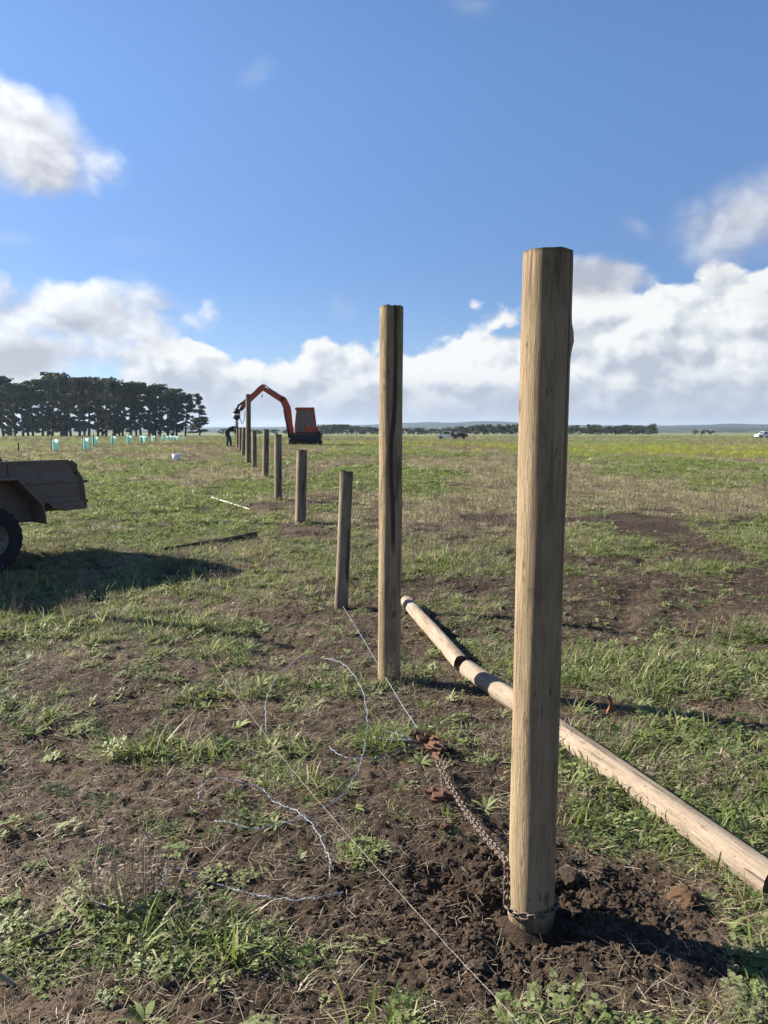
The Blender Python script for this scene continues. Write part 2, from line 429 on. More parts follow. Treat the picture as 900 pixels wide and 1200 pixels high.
M_HAIR = simple('grey_hair', (.10, .095, .09), .8, 0, .3, 60)

# ------------------------------------------------------------------ ground sheet
def axis_y():
    ys = [1.1]
    while ys[-1] < 6800:
        y = ys[-1]
        ys.append(y+(max(.012, .006*y) if y < 60 else .022*y))
    neg = [1.1-.1]
    while neg[-1] > -300: neg.append(neg[-1]-max(.1, .12*abs(neg[-1]-1.1)))
    return np.array(neg[::-1]+ys)
def axis_x():
    xs = [0.0]
    while xs[-1] < 6800:
        x = xs[-1]
        xs.append(x+(.012 if x < 1.3 else (.008*(x+.2) if x < 30 else .035*x)))
    xs = np.array(xs); return np.concatenate([-xs[:0:-1], xs])
XS, YS = axis_x(), axis_y()
gx, gy = np.meshgrid(XS, YS)
Z = ground_z(gx.ravel(), gy.ravel())
X = gx.ravel(); Y = gy.ravel()
nx, ny = len(XS), len(YS)
ii, jj = np.meshgrid(np.arange(nx-1), np.arange(ny-1)); a = (jj*nx+ii).ravel()
Fq = np.stack([a, a+1, a+1+nx, a+nx], 1)
cov = cover_f(X, Y); dry = dry_f(X, Y)
def yellow_f(x, y):
    b = ell(x, y, 22, 62, 20, 14)+.8*ell(x, y, 45, 75, 26, 16)+.4*ell(x, y, -3, 70, 14, 10)
    return np.clip(b*(.3+1.2*fbm(x*.12, y*.05, 77, 3)), 0, 1)
yel = yellow_f(X, Y)*.85
far = ss(22, 85, np.hypot(X, Y))
moist = np.clip(mound_f(X, Y)*1.3+.75*ss(4.2, 5.6, Y)*ss(-1.5, .2, X)+.55*ss(7, 9, Y)+.8*ell(X, Y, *pxe(500, 880, .7, .9))+.8*ell(X, Y, *pxe(770, 690, 1.6, .5))+.8*(fbm(X*.7, Y*.7, 61, 3)-.45), 0, 1)*ss(60, 25, Y)
field = np_mesh('field', np.stack([X, Y, Z], 1), Fq, M_SOIL, dict(cover=cov, dry=dry, yellow=yel, far=far, moist=moist), True)
tag(field, 'open paddock of brown soil and patchy green grass', 'field', kind='structure')
print('field verts', len(X))

# ------------------------------------------------------------------ scatter prototypes (never linked: only instanced by the stuff objects)
class PM:
    def __init__(s): s.V = []; s.T = []; s.F = []; s.n = 0
    def quad_strip(s, pts, ws, side, tint):
        """ribbon through pts, half widths ws, along side vector"""
        k = len(pts)
        for p, w in zip(pts, ws):
            s.V.append(p-side*w); s.V.append(p+side*w); s.T += [tint, tint]
        for i in range(k-1):
            o = s.n+2*i; s.F.append((o, o+1, o+3, o+2))
        s.n += 2*k
    def blade(s, r, base, h, w, lean, az, tint, seg=3, droop=.5):
        d = np.array([math.cos(az), math.sin(az), 0]); sd = np.array([-math.sin(az), math.cos(az), 0])
        pts = []; ws = []
        for i in range(seg+1):
            t = i/seg
            th = lean+droop*t*t*1.3
            if i == 0: p = np.array(base, float)
            else: p = pts[-1]+(d*math.sin(th)+np.array([0, 0, 1])*math.cos(th))*h/seg
            pts.append(p); ws.append(w*(1-t)**.7*.5+.0004)
        s.quad_strip(pts, ws, sd, tint)
    def leaf(s, base, az, elev, L, W, tint, curl=.5):
        d = np.array([math.cos(az), math.sin(az), 0]); sd = np.array([-math.sin(az), math.cos(az), 0])
        pts = []; ws = []; prof = [.12, .75, 1., .7, .05]
        for i in range(5):
            t = i/4; th = elev-curl*t
            p = np.array(base, float) if i == 0 else pts[-1]+(d*math.cos(th)+np.array([0, 0, 1])*math.sin(th))*L/4
            pts.append(p); ws.append(W*.5*prof[i])
        s.quad_strip(pts, ws, sd, tint)
    def obj(s, name, m):
        return np_mesh(name, np.array(s.V), np.array(s.F), m, dict(tint=s.T), True, link=False)
def proto_grass(seed, n, spread, h, w, tint, leanmax=.9, seg=3):
    r = random.Random(seed); p = PM()
    for _ in range(n):
        a = r.uniform(0, 6.283); q = spread*math.sqrt(r.random())
        p.blade(r, (q*math.cos(a), q*math.sin(a), -.01), h*r.uniform(.45, 1.1), w*r.uniform(.6, 1.2), r.uniform(.05, leanmax), r.uniform(0, 6.283),
                min(1, max(0, tint+r.uniform(-.18, .18)+(.45 if r.random() < .30 else 0))), seg, r.uniform(.2, 1.1))
    return p
def proto_rosette(seed, n, L, W, tint):
    r = random.Random(seed); p = PM()
    for i in range(n):
        a = i*2.4+r.uniform(-.3, .3); 
        p.leaf((0.005*math.cos(a), .005*math.sin(a), 0), a, r.uniform(.15, .95), L*r.uniform(.5, 1.1), W*r.uniform(.6, 1.1), min(1, max(0, tint+r.uniform(-.2, .25))), r.uniform(.3, 1.0))
    return p
def proto_clover(seed, n, spread, L, tint):
    r = random.Random(seed); p = PM()
    for _ in range(n):
        a = r.uniform(0, 6.283); q = spread*math.sqrt(r.random()); z = r.uniform(.004, .045)*(1-q/spread*.6)
        b = (q*math.cos(a), q*math.sin(a), z)
        for k in range(3):
            p.leaf(b, a+k*2.1+r.uniform(-.3, .3), r.uniform(-.1, .5), L*r.uniform(.6, 1.1), L*.8, min(1, max(0, tint+r.uniform(-.2, .2))), .3)
    return p
def proto_straw(seed, n, spread, L, flat=.25):
    r = random.Random(seed); p = PM()
    for _ in range(n):
        a = r.uniform(0, 6.283); q = spread*math.sqrt(r.random()); az = r.uniform(0, 6.283)
        e = r.uniform(0, flat); l = L*r.uniform(.3, 1.2)
        d = np.array([math.cos(az)*math.cos(e), math.sin(az)*math.cos(e), math.sin(e)])
        b = np.array([q*math.cos(a), q*math.sin(a), r.uniform(.002, .014)])
        sd = np.array([-math.sin(az), math.cos(az), r.uniform(-.5, .5)])
        k = r.uniform(-.35, .35)
        pts = [b, b+d*l*.5, b+d*l+sd*np.array([1, 1, 0])*l*k*.5]
        w = r.uniform(.0005, .0016)
        p.quad_strip(pts, [w, w, w*.5], sd/np.linalg.norm(sd), r.uniform(.1, .95))
    return p
def proto_stalks(seed, n, spread, h, leaves=6):
    r = random.Random(seed); p = PM()
    for _ in range(n):
        a = r.uniform(0, 6.283); q = spread*math.sqrt(r.random()); az = r.uniform(0, 6.283); ln = r.uniform(0, .45)
        hh = h*r.uniform(.4, 1.1); t = r.uniform(.1, .9)
        b = np.array([q*math.cos(a), q*math.sin(a), -.01]); d = np.array([math.cos(az)*math.sin(ln), math.sin(az)*math.sin(ln), math.cos(ln)])
        sd = np.array([-math.sin(az), math.cos(az), 0])
        p.quad_strip([b, b+d*hh*.5, b+d*hh], [.0022, .0018, .0008], sd, t)
        for _k in range(leaves):
            u = r.uniform(.25, 1); aa = r.uniform(0, 6.283)
            p.leaf(b+d*hh*u, aa, r.uniform(.1, 1.0), r.uniform(.012, .05), r.uniform(.003, .010), min(1, t+r.uniform(-.2, .2)), .4)
    return p
def proto_mixpatch(seed, n, spread, h, tint, dryf, w=.012):
    """wide patch of grass for the middle distance"""
    r = random.Random(seed); p = PM()
    for _ in range(n):
        a = r.uniform(0, 6.283); q = spread*math.sqrt(r.random())
        d = r.random() < dryf
        p.blade(r, (q*math.cos(a), q*math.sin(a), -.02), h*r.uniform(.3, 1.1)*(1-.4*q/spread), w*r.uniform(.6, 1.4), r.uniform(.05, 1.2), r.uniform(0, 6.283),
                min(1, max(0, (r.uniform(.7, .95) if d else tint+r.uniform(-.2, .2)))), 2, r.uniform(.2, 1))
    return p
def proto_clod(seed, sub=2):
    m = MB(); r = random.Random(seed)
    bm = bmesh.new(); bmesh.ops.create_icosphere(bm, subdivisions=sub, radius=1)
    bm.verts.index_update(); vs = []
    sx, sy, sz = r.uniform(.7, 1.2), r.uniform(.7, 1.2), r.uniform(.5, .9)
    for v in bm.verts:
        c = v.co
        k = .45+1.0*float(fbm(np.array([c.x*2.2+seed*5.1+c.z]), np.array([c.y*2.2+c.z*1.7]), seed, 4, .6)[0])+.22*(r.random()-.5)
        vs.append((c.x*k*sx, c.y*k*sy, c.z*k*sz))
    m.add(vs, [[v.index for v in f.verts] for f in bm.faces], 0, False); bm.free()
    return m.build('clod_kind', M_CLOD, link=False)
P_GRASS = [proto_grass(1, 9, .03, .085, .0055, .32, 1.2).obj('g0', M_GRASS), proto_grass(2, 12, .045, .125, .007, .38, 1.2).obj('g1', M_GRASS),
           proto_grass(3, 8, .025, .065, .006, .48, 1.3).obj('g2', M_GRASS), proto_grass(4, 16, .07, .06, .005, .52, 1.45).obj('g3', M_GRASS),
           proto_grass(5, 11, .04, .19, .010, .36, 1.0, 4).obj('g4', M_GRASS),
           proto_grass(6, 14, .06, .09, .0042, .76, 1.3).obj('g5', M_GRASS)]
P_WEED = [proto_rosette(1, 9, .075, .026, .38).obj('w0', M_WEED), proto_rosette(2, 12, .09, .022, .5).obj('w1', M_WEED), proto_rosette(3, 7, .05, .026, .6).obj('w2', M_WEED),
          proto_clover(4, 30, .07, .015, .4).obj('w3', M_WEED), proto_clover(5, 46, .10, .017, .58).obj('w4', M_WEED), proto_clover(6, 20, .05, .019, .65).obj('w5', M_WEED)]
P_STRAW = [proto_straw(1, 12, .09, .10).obj('s0', M_STRAW), proto_straw(2, 20, .12, .07, .4).obj('s1', M_STRAW), proto_straw(3, 6, .10, .17, .2).obj('s2', M_STRAW), proto_straw(4, 26, .09, .045, .5).obj('s3', M_STRAW)]
P_DRY = [proto_stalks(1, 14, .10, .20).obj('d0', M_DRYWEED), proto_stalks(2, 20, .16, .28).obj('d1', M_DRYWEED), proto_stalks(3, 12, .08, .14, 8).obj('d2', M_DRYWEED)]
P_PATCH = [proto_mixpatch(1, 80, .20, .15, .36, .10).obj('p0', M_GRASS), proto_mixpatch(2, 80, .22, .17, .46, .18).obj('p1', M_GRASS), proto_mixpatch(3, 70, .2, .12, .58, .30).obj('p2', M_GRASS),
           proto_mixpatch(4, 80, .25, .16, .75, .6).obj('p3', M_GRASS)]
P_YEL = [proto_mixpatch(9, 80, .25, .30, .5, .0, .014).obj('y0', M_FLOWER), proto_mixpatch(10, 80, .25, .34, .75, .0, .014).obj('y1', M_FLOWER)]
P_CLOD = [proto_clod(i) for i in range(5)]

def scatter(name, protos, P, S, I, label, tilt=.25):
    """one stuff object: points carrying scale / rotation / kind, instanced by geometry nodes"""
    pc = bpy.data.collections.new(name+'_kinds')
    for i, o in enumerate(protos):
        o.name = '%s_%02d' % (name, i); pc.objects.link(o)
    n = len(P)
    me = bpy.data.meshes.new(name); me.vertices.add(n); me.vertices.foreach_set('co', P.astype(np.float32).ravel())
    me.attributes.new('scl', 'FLOAT', 'POINT').data.foreach_set('value', S.astype(np.float32))
    me.attributes.new('idx', 'INT', 'POINT').data.foreach_set('value', I.astype(np.int32))
    rot = np.stack([rng.normal(0, tilt, n), rng.normal(0, tilt, n), rng.uniform(0, 6.283, n)], 1)
    me.attributes.new('rot', 'FLOAT_VECTOR', 'POINT').data.foreach_set('vector', rot.astype(np.float32).ravel())
    o = bpy.data.objects.new(name, me); COL.objects.link(o)
    ng = bpy.data.node_groups.new(name+'_scatter', 'GeometryNodeTree')
    ng.interface.new_socket('Geometry', in_out='INPUT', socket_type='NodeSocketGeometry')
    ng.interface.new_socket('Geometry', in_out='OUTPUT', socket_type='NodeSocketGeometry')
    N = ng.nodes; L = ng.links
    gi = N.new('NodeGroupInput'); go = N.new('NodeGroupOutput')
    ci = N.new('GeometryNodeCollectionInfo'); ci.inputs['Collection'].default_value = pc
    ci.inputs['Separate Children'].default_value = True; ci.inputs['Reset Children'].default_value = True
    def at(nm, t):
        a = N.new('GeometryNodeInputNamedAttribute'); a.data_type = t; a.inputs['Name'].default_value = nm; return a.outputs['Attribute']
    ip = N.new('GeometryNodeInstanceOnPoints')
    L.new(gi.outputs[0], ip.inputs['Points']); L.new(ci.outputs[0], ip.inputs['Instance'])
    ip.inputs['Pick Instance'].default_value = True
    L.new(at('idx', 'INT'), ip.inputs['Instance Index'])
    e2r = N.new('FunctionNodeEulerToRotation'); L.new(at('rot', 'FLOAT_VECTOR'), e2r.inputs[0]); L.new(e2r.outputs[0], ip.inputs['Rotation'])
    L.new(at('scl', 'FLOAT'), ip.inputs['Scale'])
    L.new(ip.outputs[0], go.inputs[0])
    md = o.modifiers.new('scatter', 'NODES'); md.node_group = ng
    tag(o, label, name.replace('_', ' '), kind='stuff')
    print(name, n)
    return o
def zone(y0, y1, dens, margin=1.3):
    """uniform random points over the visible wedge between two distances"""
    a = .505; area = a*(y1*y1-y0*y0)+2*margin*(y1-y0)
    n = int(area*dens)
    w0, w1 = 2*(a*y0+margin), 2*(a*y1+margin)
    u = rng.random(int(n*2.2)); y = y0+(y1-y0)*u
    keep = rng.random(len(y)) < (2*(a*y+margin))/w1
    y = y[keep][:n]; x = rng.uniform(-1, 1, len(y))*(a*y+margin)
    return x, y
def clear_of(x, y):
    k = np.hypot(x-POST1.x, y-POST1.y) > .10
    return k
GP, GS, GI = [], [], []      # grass
def put(L, x, y, s, i, sink=0.):
    z = ground_z(x, y)-sink
    L[0].append(np.stack([x, y, z], 1)); L[1].append(s); L[2].append(i)
def cat(L): return np.concatenate(L[0]), np.concatenate(L[1]), np.concatenate(L[2])
gr, wd, st, dr, pt, cl, yl = [([], [], []) for _ in range(7)]
for (y0, y1, dg, dw, ds, dd) in ((1.5, 3.2, 420, 420, 1200, 8), (3.2, 6.5, 420, 420, 1000, 14), (6.5, 12, 380, 150, 420, 16)):
    x, y = zone(y0, y1, dg); c = cover_f(x, y); k = (rng.random(len(x)) < .06+ss(.30, .70, c)-.35*mound_f(x, y)) & clear_of(x, y); x, y, c = x[k], y[k], c[k]
    d = dry_f(x, y); u = rng.random(len(x))
    lush = sum(kk*ell(x, y, cx, cy, rx, ry) for cx, cy, rx, ry, kk in LUSH)
    idx = np.where(u < .25, 0, np.where(u < .42, 1, np.where(u < .62, 2, 3))); idx = np.where(rng.random(len(x)) < d*.55-.25*lush, 5, idx)
    idx = np.where(rng.random(len(x)) < .12*lush, 4, idx)
    put(gr, x, y, rng.uniform(.6, 1.25, len(x))*(.8+.4*c), idx)
    x, y = zone(y0, y1, dw); c = cover_f(x, y)+.15*(fbm(x*2.5, y*2.5, 91, 2)-.5); k = (rng.random(len(x)) < .09+ss(.32, .85, c)-.35*mound_f(x, y)) & clear_of(x, y); x, y = x[k], y[k]
    sel = fbm(x*1.7, y*1.7, 95, 2)+.25*(rng.random(len(x))-.5)
    idx = np.where(sel < .5, rng.integers(0, 3, len(x)), rng.integers(3, 6, len(x)))
    put(wd, x, y, rng.uniform(.5, 1.1, len(x)), idx)
    x, y = zone(y0, y1, ds); c = cover_f(x, y); k = (rng.random(len(x)) < .40+.5*ss(.15, .6, c)-.6*mound_f(x, y)) & clear_of(x, y); x, y = x[k], y[k]
    put(st, x, y, rng.uniform(.3, .9, len(x)), rng.integers(0, 4, len(x)))
    x, y = zone(y0, y1, dd); k = rng.random(len(x)) < ss(.35, .8, cover_f(x, y)); x, y = x[k], y[k]
    put(dr, x, y, rng.uniform(.35, .75, len(x)), rng.integers(0, 3, len(x)))
# middle distance
for (y0, y1, dp, dd, sc) in ((9, 20, 58, 20, .78), (20, 40, 26, 10, 1.0), (40, 75, 9, 5, 1.25), (75, 150, 1.8, 1.1, 2.0), (150, 300, .4, .3, 3.0)):
    x, y = zone(y0, y1, dp); c = cover_f(x, y); k = rng.random(len(x)) < ss(.30, .8, c); x, y = x[k], y[k]
    d = dry_f(x, y); u = rng.random(len(x))
    idx = np.where(d > .62+.2*(u-.5), 3, np.where(d > .5+.2*(u-.5), 2, np.where(u < .5, 0, 1)))
    put(pt, x, y, rng.uniform(.6, 1.2, len(x))*sc*np.interp(y, [9, 14], [.65, 1]), idx)
    x, y = zone(y0, y1, dd); d = dry_f(x, y); k = rng.random(len(x)) < ss(.42, .70, d); x, y = x[k], y[k]
    put(dr, x, y, rng.uniform(.5, 1.1, len(x))*sc*.95, rng.integers(0, 3, len(x)))
for (y0, y1, dw, sc) in ((9, 20, 22, 1.5), (20, 40, 6, 2.2)):
    x, y = zone(y0, y1, dw); k = rng.random(len(x)) < ss(.25, .75, cover_f(x, y))*ss(.66, .45, dry_f(x, y)); x, y = x[k], y[k]
    put(wd, x, y, rng.uniform(.6, 1.3, len(x))*sc, rng.integers(0, 6, len(x)))
x, y = zone(40, 110, 2.6); k = rng.random(len(x)) < yellow_f(x, y)*1.2; x, y = x[k], y[k]
put(yl, x, y, rng.uniform(.6, 1.2, len(x))*1.3, rng.integers(0, 2, len(x)))
# clods
for (y0, y1, dc) in ((1.5, 3.5, 5000), (3.5, 6.5, 2000), (6.5, 10, 420), (10, 17, 110)):
    x, y = zone(y0, y1, dc); c = cover_f(x, y); k = (rng.random(len(x)) < .12+.35*(1-c)*fbm(x*3, y*3, 99, 2)) & clear_of(x, y); x, y = x[k], y[k]
    put(cl, x, y, .002+.009*rng.random(len(x))**4*(1+2*ss(6, 12, y))+.004*ss(6, 12, y), rng.integers(0, 5, len(x)), .001)
n = 17000; a = rng.uniform(0, 6.283, n); q = np.abs(rng.normal(0, .40, n))+.085
x = POST1.x+q*np.cos(a)*1.15-.03; y = POST1.y+q*np.sin(a)*.9-.02; k = clear_of(x, y) & (rng.random(n) < .25+1.2*mound_f(x, y)); x, y = x[k], y[k]
put(cl, x, y, (.0025+.013*rng.random(len(x))**3.4), rng.integers(0, 5, len(x)), .002)
scatter('grass', P_GRASS, *cat(gr), 'short green and straw coloured grass growing in patches on the soil')
scatter('weeds', P_WEED, *cat(wd), 'low broad leaved weeds and clover growing between the grass')
scatter('straw_litter', P_STRAW, *cat(st), 'dead straw and stalks lying on the soil', .15)
scatter('dry_undergrowth', P_DRY, *cat(dr), 'brown dead weeds standing in the paddock', .15)
scatter('pasture_grass', P_PATCH, *cat(pt), 'rough green pasture grass covering the paddock', .1)
scatter('yellow_weeds', P_YEL, *cat(yl), 'band of yellow flowering weeds across the paddock', .1)
scatter('soil_crumbs', P_CLOD, *cat(cl), 'loose dark soil crumbs heaped around the tall post and over bare ground', .6)

# ------------------------------------------------------------------ posts
def post_mesh(name, r0, r1, H, mats, seed, facets=5, sink=.25, nseg=36, nr=40, stain=None, ragged=.006, wob=.02, flat=.05, knot=None):
    rd = random.Random(seed); v = []; f = []; mi = []; sm = []; sta = []
    fc = [(rd.uniform(0, 6.283), rd.uniform(-.15, .15), rd.uniform(1-flat*1.6, 1-flat*.4)) for _ in range(facets)]
    for i in range(nr+1):
        z = -sink+(H+sink)*i/nr; t = max(0, z/H)
        r = r0+(r1-r0)*t
        for j in range(nseg):
            th = 2*math.pi*j/nseg; k = 1.0
            for (a, tw, d) in fc:
                c = math.cos(th-a-tw*t)
                if c > .3: e_ = min(0, d/c-1); k += e_ if e_ > -.006 else -.006-(-.006-e_)*.5
            nz = float(vn(np.array([math.cos(th)*2+seed]), np.array([math.sin(th)*2+z*2.2]), seed)[0]-.5)
            rr = r*(k+wob*nz*2)
            if knot: rr += knot[2]*math.exp(-((z-knot[1])/.035)**2-((th-knot[0]+math.pi) % (2*math.pi)-math.pi)**2/.12)
            zz = z
            if i == nr: zz += ragged*(vn(np.array([math.cos(th)*3.]), np.array([math.sin(th)*3.]), seed+5)[0]-.5)*2; rr *= .985
            v.append((rr*math.cos(th), rr*math.sin(th), zz))
            sta.append(stain(th, t, z) if stain else 0.)
    for i in range(nr):
        for j in range(nseg):
            f.append((i*nseg+j, i*nseg+(j+1) % nseg, (i+1)*nseg+(j+1) % nseg, (i+1)*nseg+j)); mi.append(0); sm.append(True)
    # end: inner ring and centre, slightly uneven
    for side, i in ((1, nr), (0, 0)):
        o = len(v)
        for j in range(nseg):
            p = v[i*nseg+j]; v.append((p[0]*.55, p[1]*.55, p[2]+(rd.uniform(-.004, .004)))); sta.append(1.)
        v.append((0, 0, v[i*nseg][2]+rd.uniform(-.003, .003))); sta.append(1.)
        for j in range(nseg):
            a, b = i*nseg+j, i*nseg+(j+1) % nseg
            f.append((a, b, o+(j+1) % nseg, o+j)); mi.append(1); sm.append(False)
            f.append((o+j, o+(j+1) % nseg, o+nseg)); mi.append(1); sm.append(False)
    m = MB(); m.v = v; m.f = f; m.mi = mi; m.sm = sm
    o = m.build(name, mats, attrs=dict(stain=sta))
    me = o.data
    try: me.set_sharp_from_angle(angle=R(38))
    except Exception: pass
    return o
def stain_fn(th0, wid, zlo, zhi, seed, k=1.0, th1=None):
    def fn(th, t, z):
        w = th0+.8*(float(vn(np.array([t*5.]), np.array([seed*1.3]), seed)[0])-.5)
        d = abs((th-w+math.pi) % (2*math.pi)-math.pi)
        s = k*math.exp(-(d/wid)**2)*float(ss(zlo, zlo+.15, t)*ss(zhi+.1, zhi, t))
        bl = float(fbm(np.array([math.cos(th)*1.6+seed*3.7+math.sin(th)*1.1]), np.array([z*2.6+math.sin(th)*1.6]), seed+40, 3)[0])
        s = max(s, k*.62*float(ss(.56, .72, bl+.10*float(ss(.75, 1., t)))))
        s = max(s, .55*float(ss(.985, .998, t)))
        s = max(s, .55*float(ss(.05, 0., t)))
        return s
    return fn
def place_post(name, base, top, D, w, matr, seed, label, facets=5, H=None, stain=None, flat=.05, ragged=.006, taper=1.0, wob=.02, grp='fence posts along the new fence line', knot=None):
    """base / top: pixels; D: distance ahead (None: from the ground)"""
    if D is None:
        p = on_ground(*base)
    else:
        d = ray(*base); x = d.x/d.y*D; p = Vector((x, D, gz(x, D)))
    d = ray(*top); t = p.y/d.y; q = CAM+d*t
    q.y += 0
    v = q-Vector((p.x, p.y, gz(p.x, p.y))); H = v.length
    depth = p.y*math.cos(PITCH)+(CAMH-p.z)*math.sin(PITCH)
    r = .5*w/F*depth
    o = post_mesh(name, r, r*taper, H, [matr, M_END], seed, facets, stain=stain, flat=flat, ragged=ragged, wob=wob, nseg=64 if w > 20 else 20, nr=90 if w > 20 else 14, knot=knot)
    o.location = (p.x, p.y, gz(p.x, p.y))
    o.rotation_mode = 'QUATERNION'; o.rotation_quaternion = Vector((0, 0, 1)).rotation_difference(v.normalized())
    tag(o, label, 'fence post', grp)
    return o, r
post1, PR1 = place_post('timber_post', (622, 1078), (642, 296), None, 53, M_POST, 3, 'tall thick round timber post with a chain looped round its base', 5,
                  stain=stain_fn(-.50, .22, .55, 1.0, 3, .7), flat=.003, wob=.026, ragged=.002, knot=(-.1, 1.87, .010))
post2, PR2 = place_post('timber_post', (456, 796), (459, 360), None, 26.5, M_POST, 9, 'tall round timber post with a dark stained streak and a split top', 5,
                  stain=stain_fn(-1.3, .26, .28, 1.0, 9, .85), ragged=.010, flat=.004, wob=.022)
o, _ = place_post('timber_post', (400, 709), (406, 552), None, 15.5, M_OLDPOST, 14, 'short grey weathered post leaning slightly, with a wire at its foot', 4, stain=stain_fn(-.8, .5, .1, .6, 5, .7), wob=.05, flat=.08)
small = [((352, 620), (354, 527), 12.9, 12.5, 'short stout brown post standing in bare soil behind the short grey leaning post'),
         ((326, 584), (326, 509), 16.2, 8.6, 'short post with a flat top, third nearest of the short posts'),
         ((311, 559), (312, 503), 21.7, 7.4, 'short post standing left of the third nearest short post, further along the line'),
         ((298, 546), (298, 505), 26.5, 5.6, 'short post close beside the foot of the tall post in front of the digger arm'),
         ((291, 539), (291, 462), 30., 6, 'tall slim dark post rising in front of the digger arm'),
         ((285, 533), (286, 501), 36, 4.6, 'short far post next beyond the tall slim post'),
         ((282, 530), (282, 501), 42, 4.0, 'short far post between the auger and the tall slim post, middle of three'),
         ((278.6, 527), (278.6, 502), 48, 3.6, 'farthest short post, right beside the auger')]
small[2] = small[2][:4]+('short pale topped post, fourth nearest of the short posts',)
for k, (b, t, D, w, lab) in enumerate(small):
    place_post('timber_post', b, t, D, w, M_OLDPOST, 20+k, lab, 3, wob=.04, stain=stain_fn(-.9, .6, .0, .8, 20+k, .6))

# ------------------------------------------------------------------ logs, sticks
def lay_log(name, p0, p1, r0, r1, matr, seed, label, cat_, stain=None, flat=.03, wob=.03, nr=44, bend=.0, grp=None, facets=4):
    v = p1-p0
    o = post_mesh(name, r0, r1, v.length, [matr, M_END], seed, facets, sink=0, nseg=32, nr=nr, stain=stain, flat=flat, wob=wob)
    if bend:
        me = o.data
        for q in me.vertices: t = q.co.z/v.length; q.co.x += bend*math.sin(t*math.pi)
    o.location = p0; o.rotation_mode = 'QUATERNION'; o.rotation_quaternion = Vector((0, 0, 1)).rotation_difference(v.normalized())
    tag(o, label, cat_, grp); return o
ra = .057
def lg(px, py, r): 
    p = gpt(px, py, r); return Vector((p.x, p.y, max(gz(p.x, p.y), float(base_z(p.x, p.y))-.01)+r*.9))
lay_log('log', lg(476, 703, ra), lg(541, 775, ra), ra*.95, ra, M_LOG, 31, 'short pale log lying end to end behind the long one, beside the dark streaked post', 'log', wob=.05, grp='logs lying along the fence line')
LB0 = lg(548, 781, .06); LB1 = lg(910, 1036, .06)
def logstain(th, t, z):
    return .75*math.exp(-((t-.30)/.02)**2)*(.6+.4*math.sin(th*3)) + .5*math.exp(-((t-.12)/.05)**2)*max(0, math.sin(th+1)) + .35*math.exp(-((t-.66)/.03)**2)*max(0, math.sin(th*2))
lay_log('log', LB0, LB1, .057, .061, M_LOG, 33, 'long pale debarked log lying on the grass and passing behind the chained post', 'log', stain=logstain, wob=.07, nr=80, bend=.02, grp='logs lying along the fence line')
lay_log('fallen_rail', lg(190, 645, .035), lg(262, 634, .05), .018, .028, M_ROT, 41, 'thin dark rotten rail lying half buried in the grass', 'timber', flat=.2, wob=.12)
lay_log('fallen_rail', lg(262, 635, .04), lg(299, 627, .055), .04, .055, M_ROT, 42, 'thick dark stub of old timber at the end of the rotten rail', 'timber', flat=.2, wob=.12)
lay_log('stick', lg(248, 582, .05), lg(293, 596, .03), .016, .012, simple('bleached_stick', (.42, .36, .27), .8), 43, 'bleached bare stick lying in the green grass', 'stick', wob=.1)
for (a, b, r, lab) in (((38, 1112), (100, 1088), .009, 'dark dead twig lying across the weeds, upper of two'), ((52, 1122), (122, 1118), .008, 'dark dead twig lying low across the clover, lower of two'),
                       ((68, 1062), (94, 1088), .010, 'pale brown broken stick beside the dead stalks'), ((0, 1152), (18, 1160), .010, 'short brown stick end on bare soil')):
    lay_log('twig', lg(*a, r*2)+Vector((0, 0, .02)), lg(*b, r)+Vector((0, 0, .012)), r*.6, r*.5, M_ROT if 'dark' in lab else M_LOG, int(a[0])+3, lab, 'twig', nr=14, wob=.2)

# ------------------------------------------------------------------ chain
def stadium(L, W, r, n=10):
    h = (L-W)/2; pts = []
    for i in range(n+1): q = -math.pi/2+math.pi*i/n; pts.append((math.cos(q)*(W/2-r)+h, math.sin(q)*(W/2-r), 0))
    for i in range(n+1): q = math.pi/2+math.pi*i/n; pts.append((math.cos(q)*(W/2-r)-h, math.sin(q)*(W/2-r), 0))
    return pts
LINK = MB(); LINK.tube(stadium(.038, .025, .0036, 6), .0036, 6, closed=True)
def resample(pts, step):
    pts = [Vector(p) for p in pts]; out = [pts[0].copy()]; acc = 0
    d = [0]
    for a, b in zip(pts, pts[1:]): d.append(d[-1]+(b-a).length)
    s = 0; res = []
    while s <= d[-1]:
        i = max(k for k in range(len(d)) if d[k] <= s+1e-9); i = min(i, len(pts)-2)
        t = (s-d[i])/max(1e-9, d[i+1]-d[i]); res.append(pts[i].lerp(pts[i+1], t)); s += step
    return res
link0 = None
def make_chain(pts, label, pitch=.0245):
    global link0
    root = empty('chain', pts[0]); tag(root, label, 'chain')
    P = resample(pts, pitch)
    for i, (a, b) in enumerate(zip(P, P[1:])):
        c = (a+b)/2; t = (b-a).normalized()
        up = Vector((0, 0, 1)); x = t; y = up.cross(x)
        if y.length < 1e-3: y = Vector((0, 1, 0))
        y.normalize(); z = x.cross(y)
        Rm = Matrix((x, y, z)).transposed() @ Matrix.Rotation((R(45) if i % 2 else R(-45))+random.uniform(-.2, .2), 3, 'X')
        if link0 is None:
            link0 = LINK.build('link', M_CHAIN); lk = link0
        else:
            lk = link0.copy(); COL.objects.link(lk)
        lk.parent = root; lk.rotation_mode = 'QUATERNION'; lk.rotation_quaternion = Rm.to_quaternion(); lk.location = c-root.location
    print('chain links', len(P)-1)
    return root
pb = Vector((POST1.x, POST1.y, gz(POST1.x, POST1.y)))
axis = (post1.rotation_quaternion @ Vector((0, 0, 1)))
S0 = on_ground(512, 897, .04)
rL = PR1+.008
def ringp(th, h): return pb+axis*h+Vector((math.cos(th)*rL, math.sin(th)*rL, 0))
cpts = [S0]
e1 = ringp(R(172), .185)
